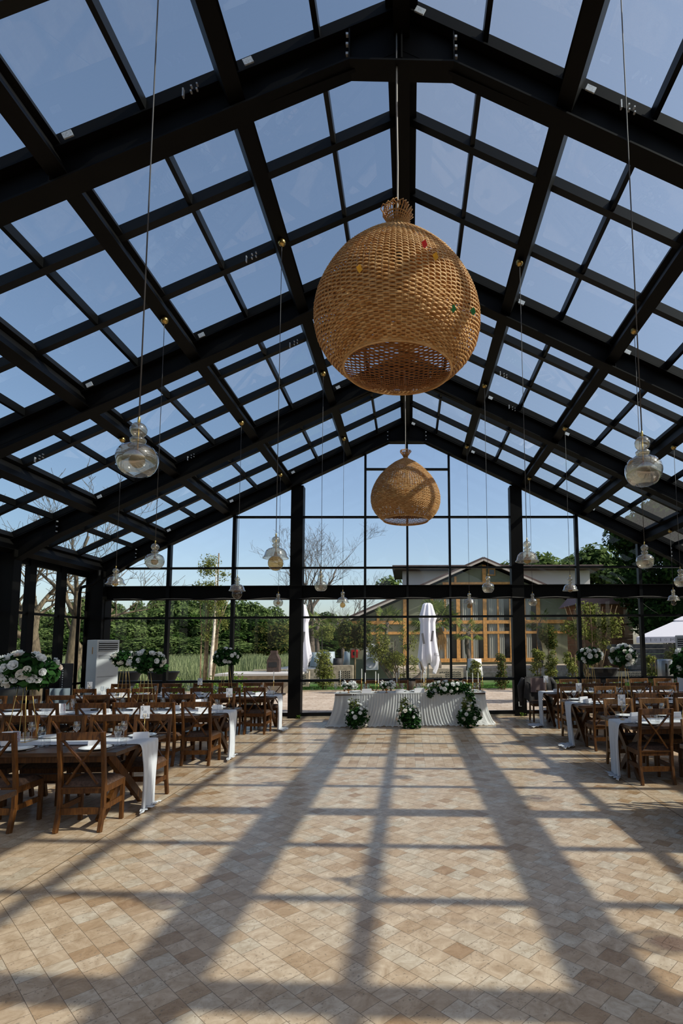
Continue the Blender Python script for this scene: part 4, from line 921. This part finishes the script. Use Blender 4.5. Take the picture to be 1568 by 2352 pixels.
# white-stemmed young tree
wtree = thing('young_tree', 'young white-stemmed tree with light crown and stake beyond the left wall', 'tree', (-7.05, 20, 0))
leafobj('foliage', blobset((0, 0, 4.15), (.62, .5, .9), 20, .30, 4) + blobset((.1, 0, 2.9), (.5, .3, .9), 12, .22, 6), 3600, .036, M['leafo'], wtree, inner=.0)
b = S(); b.tube([(0, 0, 0), (.02, 0, 1.2), (.1, 0, 2.4), (.12, 0, 3.6), (.1, 0, 4.9)], [.075, .07, .05, .03, .012], 8); b.build('trunk', M['birch'], wtree)
b = S(); rd = random.Random(2)
for i in range(9):
    x0 = rd.uniform(-.36, -.1) if i < 6 else rd.uniform(.05, .2); b.tube([(x0 * .6 - .1, 0, 0), (x0, 0, 1.2), (x0 * 1.1, .1, 2.4), (x0 * 1.4 + rd.uniform(-.1, .5), .1, 4.0)], [.03, .026, .018, .007], 6)
b.build('branches', M['twig'], wtree); b = S(); b.tube([(.15, .05, 2.5), (.17, .05, 5.2)], .022, 6); b.build('stake', M['twig'], wtree)
sh = [(-9.1, 18.4, .95), (-8.0, 18.9, 1.05), (-6.3, 18.2, .85), (-5.7, 18.8, .9), (-5.0, 18.0, .55)]
for i, (x, y, h_) in enumerate(sh): leafy_tree('green_shrub', 'bright green leafy shrub beyond the left glass wall, %s from the left' % ORD[i], (x, y, 0), [(0, 0, h_ * .5, .34, .3, h_ * .5), (.22, 0, h_ * .35, .25, .25, h_ * .35), (-.22, .05, h_ * .4, .26, .25, h_ * .4)], 'leafy', 800, .05, cat='shrub')
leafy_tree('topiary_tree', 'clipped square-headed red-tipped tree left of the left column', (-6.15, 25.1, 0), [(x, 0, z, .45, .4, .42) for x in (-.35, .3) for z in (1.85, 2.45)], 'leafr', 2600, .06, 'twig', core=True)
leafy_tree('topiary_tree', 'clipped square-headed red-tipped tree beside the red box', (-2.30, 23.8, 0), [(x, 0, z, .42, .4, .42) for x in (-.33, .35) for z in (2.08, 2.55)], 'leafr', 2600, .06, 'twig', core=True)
leafy_tree('green_shrub', 'small staked bushy tree left of the head table', (-4.45, 23.3, 0) if 0 else (-3.55, 23.2, 0), [(0, 0, 1.3, .33, .3, .38), (.05, 0, .85, .38, .3, .38), (.1, 0, .45, .42, .3, .35)], 'leafo', 1900, .05, 'twig', True, 'shrub')
leafy_tree('flowering_shrub', 'white-flowered shrub beside the left column', (-4.75, 23.4, 0), [(0, 0, .6, .45, .3, .4)], 'rosew', 260, .04, 'twig', False, 'shrub')
willow = thing('willowy_shrub', 'tall airy yellow-green shrub behind the head table', 'shrub', (-.55, 21.4, 0))
leafobj('foliage', blobset((0, 0, 1.45), (.98, .3, .85), 34, .23, 14) + [(.35, 0, 2.3, .2, .2, .5), (-.6, 0, 2.1, .18, .2, .4), (.75, 0, 2.0, .2, .2, .4)], 4200, .036, M['leafo'], willow, inner=.1)
b = S()
for i in range(16): x = random.uniform(-.8, .8); b.tube([(x * .3 + .3, 0, .2), (x * .7, .05, 1.1), (x, .1, 2.1)], [.022, .014, .005], 5)
b.tube([(.55, 0, 0), (.7, 0, .45), (.95, 0, .6), (1.1, 0, .85), (1.0, 0, 1.2)], [.12, .11, .09, .06, .02], 8); b.build('branches', M['greybark'], willow)
row2 = [(2.72, 22.6, .95, 'leafo', 'slim shrub left of the white palm pot'), (3.78, 22.6, 1.12, 'leafr', 'slim reddish shrub right of the white palm pot'), (5.02, 21.6, 1.25, 'leafo', 'broad leafy shrub left of the right column'), (5.55, 21.3, 1.2, 'leafo', 'leafy shrub hugging the right wall column'), (6.3, 21.3, 1.35, 'leafo', 'pale green shrub right of the right column'), (7.0, 21.6, .85, 'leafo', 'low shrub between two taller ones at right'), (7.6, 21.2, .75, 'leafo', 'low bushy shrub left of the bowl planter'), (12.4, 26, 1.6, 'leafo', 'tall shrub before the stone steps under the parasol'), (9.1, 20.6, 1.2, 'leafo', 'shrub right of the bowl planter')]
for x, y, h_, lf, lab in row2: leafy_tree('slim_shrub', lab, (x, y, 0), blobset((0, 0, h_ * .72), (.20, .18, h_ * .55), 11, .17, int(x * 50)) + [(0, 0, h_ * .3, .3, .25, h_ * .28)], lf, 1300, .045, 'twig', True, 'shrub')
leafy_tree('topiary_tree', 'round-headed small tree across the house window corner', (6.2, 24.5, 0), [(0, 0, 2.3, .38, .35, .42), (.15, 0, 1.9, .3, .3, .3)], 'leafr', 1300, .055, 'twig')

def palm(label, loc, h, nf, fr, seed, r=.14, dead=False, cat='palm tree'):
    rd = random.Random(seed); r0 = thing('palm_tree', label, cat, loc); b = S(); pts = [(0.06 * sin(i * .7), 0, h * i / 10) for i in range(11)]
    b.tube(pts, [r * (1.15 - .25 * i / 10) * (1.08 if i % 2 else .95) for i in range(11)], 10); b.build('trunk', M['greybark'], r0)
    V = []; 
    b = MB(); st_ = S()
    for i in range(nf):
        a = 2 * PI * i / nf + rd.uniform(-.2, .2); el = rd.uniform(-.5, 1.2); L = fr * rd.uniform(.6, .9); o = Vector((0, 0, h)); d = Vector((cos(a) * cos(el), sin(a) * cos(el), sin(el))); hub = o + d * L * .75
        st_.tube([o, o + d * L * .4 + Vector((0, 0, .04)), hub], [.014, .011, .008], 4); sd_ = d.cross(Vector((0, 0, 1))).normalized(); up_ = sd_.cross(d)
        for j in range(19):
            t = (j / 18 - .5) * 3.4; q = (d * cos(t) + sd_ * sin(t)).normalized(); tip = hub + q * fr * .55 * (1 - .15 * abs(t)) + Vector((0, 0, -.16 * fr * (.4 + abs(t)))); wv = q.cross(up_) * .018 * fr * 1.4
            mid = hub + (tip - hub) * .5 + Vector((0, 0, .03)); b.add([hub, mid + wv, tip, mid - wv], [(0, 1, 2, 3)])
    b.build('fronds', M['palm'], r0); st_.build('stalks', M['twig'], r0)
    if dead:
        b = MB()
        for i in range(70):
            a = rd.uniform(-1.2, 1.6); x = .12 + .3 * rd.random(); b.add([(x * .6, -.1, h - .1), (x + .1 * a * .2, -.12, h - .75), (x + .1 + .12 * a, -.14, h - 1.1 - .5 * rd.random()), (x + .02, -.12, h - .7)], [(0, 1, 2, 3)])
        b.build('dead_fronds', M['dead'], r0)
    return r0
palm('palm tree right of the closed white parasol, with hanging dead fronds', (1.32, 27.0, 0), 2.95, 26, 1.35, 3, .20, True)
palm('short palm in a white pot before the house windows', (2.95, 27.6, .55), 1.95, 14, .9, 4, .11)
palm('small palm behind the airy shrub, left of the closed parasol', (-1.1, 28.2, .5), 2.5, 14, 1.0, 5, .09)
palm('slender palm before the sage wall at right', (7.75, 32.6, .49), 2.6, 13, .95, 6, .12)
palm('potted palm on the left terrace, left of the olive tree', (-6.0, 36.5, .5), 2.9, 12, 1.2, 7, .14)
palm('second potted palm on the left terrace, near the house corner', (-4.6, 38.5, .5), 2.8, 12, 1.1, 8, .12)
def pot(label, x, y, z, r, h_, m): 
    r0 = thing('planter_pot', label, 'plant pot', (x, y, z)); S().lathe([(0, .0), (r * .72, 0), (r, h_ * .06), (r * .86, h_ * .5), (r * .8, h_), (r * .72, h_), (r * .7, h_ * .9), (0, h_ * .88)], 24).build('pot', M[m], r0)
pot('white rounded pot holding the short palm', 3.25, 27.4, .30, .42, .85, 'potw')
pot('blue-grey pot under the left terrace palm', -6.0, 36.3, .5, .45, .95, 'potb'); pot('blue-grey pot on the left terrace behind the staked tree', -4.95, 34.5, .5, .45, 1.0, 'potb'); pot('pale blue-grey pot beside the red box', -3.6, 34.5, .5, .5, 1.0, 'potb'); pot('black pot on the left terrace between two blue pots', -4.3, 33.8, .5, .35, .6, 'black')
leafy_tree('olive_tree', 'olive tree in the black terrace pot', (-5.35, 34.2, .5), blobset((0, 0, 2.2), (.6, .5, .5), 8, .3, 3), 'leafo', 1500, .05)
leafy_tree('olive_tree', 'grey-green olive tree beside the left closed parasol', (-7.1, 34.5, .5), blobset((0, 0, 2.2), (.6, .5, .7), 8, .35, 5), 'leafo', 1600, .05)
leafy_tree('green_shrub', 'dark bushy tree behind the red box topiary', (-3.0, 32.5, .5), blobset((0, 0, 1.5), (.5, .5, .6), 6, .35, 6), 'leafm', 1200, .06)
def bowlp(label, x, y):
    r0 = thing('bowl_planter', label, 'planter', (x, y, 0)); S().lathe([(0, 0), (.28, 0), (.26, .08), (.14, .2), (.13, .55), (.2, .68), (.34, .95), (.40, 1.09), (.43, 1.11), (.42, 1.13), (.37, 1.12), (.33, 1.02), (0, 1.02)], 32).build('bowl', M['bowl'], r0, bevel=0)
bowlp('dark pedestal bowl planter beyond the glass at right', 5.41, 15.3); bowlp('dark pedestal bowl planter beyond the glass at left', -6.65, 15.3); bowlp('second dark bowl planter at left, beside the air conditioner', -7.75, 15.5)
ms = bare_tree('branchy_shrub', 'tan-branched leafy shrub growing behind the right bowl planter', (5.75, 17.2, 0), 4.6, .035, 3, 22, 'twig', (0, 0), .35, .6, .2, 5)
for k in range(7):
    a = k * .9; b = S(); b.tube([(.05 * cos(a), .05 * sin(a), 0), (.25 * cos(a), .2 * sin(a), .9), (.55 * cos(a), .4 * sin(a), 2.1), (.85 * cos(a), .5 * sin(a), 3.0)], [.03, .024, .015, .006], 5); b.build('stem', M['twig'], ms)
leafobj('foliage', blobset((0, 0, 2.45), (.85, .6, .75), 20, .26, 23), 3000, .045, M['leafo'], ms, inner=.1)

# ------------------------------------------------------------------ house beyond
hs = thing('timber_framed_house', 'sage green gabled house with honey timber framing and tall windows', 'house', (0, 0, 0)); HY = 38.8
AP = (5.25, 7.6); el, er, ez = -4.05, 14.5, 3.42
b = MB(); b.prism([(el, 0), (er, 0), (er, 3.5), (AP[0], 7.6), (el, 3.5)], HY, HY + 14); b.build('wall', M['plaster'], hs)
for s, xe in ((-1, -4.9), (1, 15.4)):
    b = MB(); b.beam((AP[0], HY + 6.6, 7.93), (xe, HY + 6.6, 3.47 if s < 0 else 3.42), 14.6, .16, (0, 0, 1)); b.build('roof', M['rooft'], hs)
    b = MB(); b.beam((AP[0], HY - .78, 7.78), (xe, HY - .78, 3.32 if s < 0 else 3.27), .10, .13, (0, 0, 1)); b.build('fascia', M['fascia'], hs)
def roofz(x): return 7.55 - abs(x - AP[0]) * .447
for x, z0, z1, wd in [(-3.95, 0, 3.3, .22), (-2.15, 0, roofz(-2.15), .18), (-.28, 0, roofz(-.28), .24), (1.6, .78, 6.1, .26), (3.47, .78, 6.1, .26), (5.35, .78, roofz(5.35), .26), (7.2, .78, 6.1, .22), (9.13, .78, roofz(9.13) - .2, .26), (12.0, 0, roofz(12), .2), (3.3, 6.2, roofz(3.3), .16)]:
    b = MB(); b.box((x, HY - .08, (z0 + z1) / 2), (wd, .18, z1 - z0)); b.build('timber_post', M['timber'], hs)
for z, x0, x1, wd in [(6.2, 2.4, 8.1, .16), (3.46, -4, 12.2, .24), (2.72, -4, 12.2, .18), (.80, 1.5, 9.3, .26)]:
    b = MB(); b.box(((x0 + x1) / 2, HY - .07, z), (x1 - x0, .16, wd)); b.build('timber_rail', M['timber'], hs)
for x0, x1 in [(1.6, 3.47), (3.47, 5.35), (5.35, 7.2), (7.2, 9.13)]:
    b = MB(); b.box(((x0 + x1) / 2, HY - .01, 3.3), (x1 - x0, .04, 5.0)); wn = b.build('window', M['darkglass'], hs)
    cuw = S(); xc = (x0 + x1) / 2 - .08; cuw.grid(lambda u, v: (x0 + .25 + u * (x1 - x0 - .75), HY - .06 + .02 * sin(u * 50), .9 + v * 4.8), 90, 2); cuw.build('curtain', M['curtain'], wn)
    b = MB(); b.box(((x0 + x1) / 2, HY - .1, 3.3), (.11, .08, 5.0)); b.build('glazing_bar', M['timber'], wn)
b = MB(); b.box((5.9, HY - .05, 7.0), (.5, .06, .5)); b.mi = 1; b.box((5.9, HY - .09, 7.0), (.34, .04, .34)); b.build('attic_window', [M['timber'], M['darkglass']], hs)
fh = thing('far_building', 'low pale building with long brown roof behind the green house', 'building', (8.2, 54, 0)); b = MB(); b.box((0, 0, 4.4), (17.6, 6, 8.8)); b.build('wall', M['render'], fh)
b = MB(); b.box((0, -.2, 9.0), (19.4, 8, .35)); b.build('roof', M['rooft'], fh)
b = MB(); b.box((4.5, 35.6, .24), (17, 6.2, .5)); b.box((4.5, 32.2, .14), (17, .7, .28)); o = b.build('house_terrace', M['stone']); tag(o, kind='structure')
b = MB(); b.box((-6.2, 35, .24), (4.3, 10, .5)); o = b.build('side_terrace', M['wet']); tag(o, kind='structure')
b = MB(); b.box((-6.0, 29.9, .3), (4.5, .3, .62)); o = b.build('garden_wall', M['stone']); tag(o, 'long cream stone retaining wall beyond the lawn at left', 'wall')
for i, (x, y, wd, h_) in enumerate([(-3.05, 25.2, 1.1, .95), (-5.6, 25.4, 2.2, .7), (.85, 24.6, 1.5, .55), (1.5, 25.6, 2.0, .75), (10.5, 26.5, 2.5, .5)]):
    r0 = thing('pierced_stone_block', 'cream stone garden wall section with pierced screen, %s from the left' % ['second', 'first', 'third', 'fourth', 'fifth'][i], 'garden wall', (x, y, 0)); MB().box((0, 0, h_ / 2), (wd, .3, h_)).build('block', M['stone'], r0)
    b = MB(); n = int(wd * .5 / .09)
    for a in range(n):
        for c in range(int(h_ * .75 / .09)): b.box((-.05 + a * .09, -.152, .12 + c * .09 + (a % 2) * .02), (.045, .012, .045))
    b.build('holes', M['black'], r0)
pf = thing('stone_platform', 'pale stone slab platform beyond the lawn at left', 'platform', (-5.9, 22.9, 0)); b = MB(); b.box((0, 0, .72), (3.2, 2.4, .08)); b.build('slab', M['render'], pf)
b = MB(); b.box((.1, -.5, .34), (2.4, 1.0, .68)); b.build('base', M['stone'], pf)
bq = thing('brick_barbecue', 'dark brick barbecue tower on the stone platform', 'barbecue', (-5.62, 23.4, .76)); b = MB(); b.box((0, 0, .25), (.50, .4, .5)); b.prism([(-.25, .5), (.25, .5), (.14, .72), (-.14, .72)], -.18, .18); b.box((0, 0, .78), (.26, .26, .2)); b.build('oven', M['brick'], bq); MB().box((0, -.2, .30), (.34, .02, .2)).build('opening', M['black'], bq)
rb_ = thing('hose_cabinet', 'bright red wall-mounted fire hose cabinet', 'fire cabinet', (-2.75, 28.3, 1.42)); MB().box((0, 0, 0), (.32, .16, .40)).build('box', M['red'], rb_); MB().box((0, -.082, .02), (.16, .01, .18)).build('window', M['black'], rb_)
b = MB(); b.box((-1.9, 28.55, .85), (2.2, .25, 1.7)); o = b.build('utility_wall', M['plaster']); tag(o, 'short sage wall carrying the red cabinet', 'wall')
oc = thing('outdoor_condenser', 'white outdoor condenser with two fans behind the airy shrub', 'condenser', (-1.85, 28.0, .62)); MB().box((0, 0, .65), (.62, .4, 1.3)).build('case', M['potw'], oc)
for z in (.36, .94):
    S().lathe([(0, 0), (.24, 0), (.25, .02)], 20, Matrix.Translation((-.05, -.21, z)) @ Matrix.Rotation(PI / 2, 4, 'X')).build('fan', M['greypl'], oc)
for i in range(7):
    b = MB(); b.box((14.2 - i * .12, 27.5 + i * .35, .13 + i * .26), (5.5, .9, .24)); o = b.build('stone_step', M['dstone']); tag(o, 'long dark stone block in the stepped wall at right, %s from the bottom' % ORD[i], 'stone block', 'stepped stone wall blocks')
bn = thing('metal_bin', 'brushed metal bin beyond the glass at the right edge', 'bin', (7.75, 16.6, 0)); b = S(); b.lathe([(0, 0), (.22, 0), (.22, 1.28), (.20, 1.32), (0, 1.33)], 24); b.build('drum', mat('brushed_metal', (.35, .36, .37), .35, .8), bn); MB().box((-.06, -.22, .95), (.06, .02, .5)).build('slot', M['black'], bn)

cb = thing('wooden_cabin', 'brown plank cabin with mauve roof behind the branchy shrub at right', 'cabin', (11.6, 33.5, 0))
b = MB()
for k in range(14): b.box((0, 0, .15 + k * .30), (3.0, 3.0, .285))
b.build('wall', mat('plank_wall', (0.20, 0.085, 0.035), 0.7, noise=0.3, nscale=5), cb); b = MB(); b.prism([(-1.9, 4.15), (1.9, 4.15), (1.1, 5.0), (-1.1, 5.0)], -2, 2); b.build('roof', mat('mauve_roof', (0.16, 0.10, 0.095), .8), cb)
# parasols
def closed_parasol(label, x, y, seed, txt=None):
    r0 = thing('closed_parasol', label, 'parasol', (x, y, 0)); S().tube([(0, 0, 0), (0, 0, 3.55)], .035, 8).build('pole', M['greypl'], r0)
    b = S(); rd = random.Random(seed)
    prof = [(3.62, .12), (3.55, .19), (3.3, .25), (2.98, .33), (2.8, .27), (2.4, .27), (2.0, .29), (1.6, .33), (1.3, .36), (1.05, .30), (.85, .20)]
    def f(u, v):
        a = u * 2 * PI; k = v * (len(prof) - 1); z = float(np.interp(k, range(len(prof)), [p[0] for p in prof])); r = float(np.interp(k, range(len(prof)), [p[1] for p in prof]))
        r *= 1 + (.10 + .22 * v) * sin(a * 8 + 1.2 * sin(v * 3)) ; dz = .25 * v ** 3 * sin(a * 2 + seed)
        return (r * cos(a) + .08 * v * v * (1 if cos(a) > 0 else 0), r * sin(a) * .8, z - dz)
    b.grid(f, 96, 40); cv = b.build('canopy', M['canvas'], r0)
    for zz, xx in ((2.2, .18), (2.1, -.2)): MB().box((xx, -.27, zz), (.09, .01, .45), rot=Matrix.Rotation(.15 if xx > 0 else -.15, 3, 'Y')).build('strap', M['ink'], r0)
    if txt:
        me = text_mesh(txt, .20); me.materials.append(M['ink']); o = bpy.data.objects.new('lettering', me); C.objects.link(o); o.parent = cv; o.location = (.36, -.33, 1.42); o.rotation_euler = (PI / 2, 0, .2)
closed_parasol('closed white parasol before the house, right of centre', .82, 23.6, 1, 'RU'); closed_parasol('closed white parasol half hidden by the left wall column', -4.62, 23.8, 4)
op = thing('open_parasol', 'open white square parasol with printed valance at the right frame edge', 'parasol', (11.15, 21.6, 0), math.radians(-38)); R = 1.62
b = MB(); b.add([(-R, -R, 2.06), (R, -R, 2.06), (R, R, 2.06), (-R, R, 2.06), (0, 0, 2.95), (-.45, -.45, 2.70), (.45, -.45, 2.70), (.45, .45, 2.70), (-.45, .45, 2.70)], [(0, 1, 6, 5), (1, 2, 7, 6), (2, 3, 8, 7), (3, 0, 5, 8)]); cv = b.build('canopy', M['canvas'], op)
b = MB(); b.add([(-.5, -.5, 2.72), (.5, -.5, 2.72), (.5, .5, 2.72), (-.5, .5, 2.72), (0, 0, 3.0)], [(0, 1, 4), (1, 2, 4), (2, 3, 4), (3, 0, 4)]); b.build('vent_cap', M['canvas'], op)
b = MB()
for i in range(4):
    rot = Matrix.Rotation(i * PI / 2, 3, 'Z'); b.box(rot @ Vector((0, -R, 1.95)), (2 * R, .012, .23), rot=rot)
vl = b.build('valance', M['canvas'], op); b = MB()
for i in range(4):
    rot = Matrix.Rotation(i * PI / 2, 3, 'Z')
    for k in range(9):
        if i % 2 == 0 and k > 3 and k < 8: continue
        b.box(rot @ Vector((-1.45 + k * .36, -R - .008, 1.95)), (.03, .004, .12), rot=rot)
        mtx = Matrix.Translation(rot @ Vector((-1.27 + k * .36, -R - .008, 1.95))) @ rot.to_4x4() @ Matrix.Rotation(PI / 2, 4, 'X'); b.lathe([(.034, 0), (.045, 0)], 16, mtx)
b.build('print', M['print'], vl)
for ang, off in ((0, -.2), (PI / 2, .3)):
    me = text_mesh('NOVA', .13); me.materials.append(M['print']); o = bpy.data.objects.new('lettering', me); C.objects.link(o); o.parent = vl; rot = Matrix.Rotation(ang, 3, 'Z'); o.location = rot @ Vector((off, -R - .01, 1.96)); o.rotation_euler = (PI / 2, 0, ang)
b = MB(); b.add([(-R * .75, -.5, 2.30), (-R * .75, .3, 2.30), (-R * .70, .3, 2.325), (-R * .70, -.5, 2.325)], [(0, 1, 2, 3)]); b.build('dark_lettering', M['ink'], cv)
S().tube([(0, 0, 0), (0, 0, 2.95)], .04, 8).build('pole', M['greypl'], op)
b = S(); b.tube([(-14, 60, 7.5), (-2, 60, 7.1)], .01, 3)
b = S(); pts = [Vector((9.3, 24, 4.75)).lerp(Vector((14.2, 30, 3.3)), t / 10) - Vector((0, 0, .3 * (1 - (t / 5 - 1) ** 2))) for t in range(11)]; b.tube(pts, .012, 4); o = b.build('overhead_cable', M['rope']); tag(o, 'pale cable strung toward the large dark tree', 'cable')
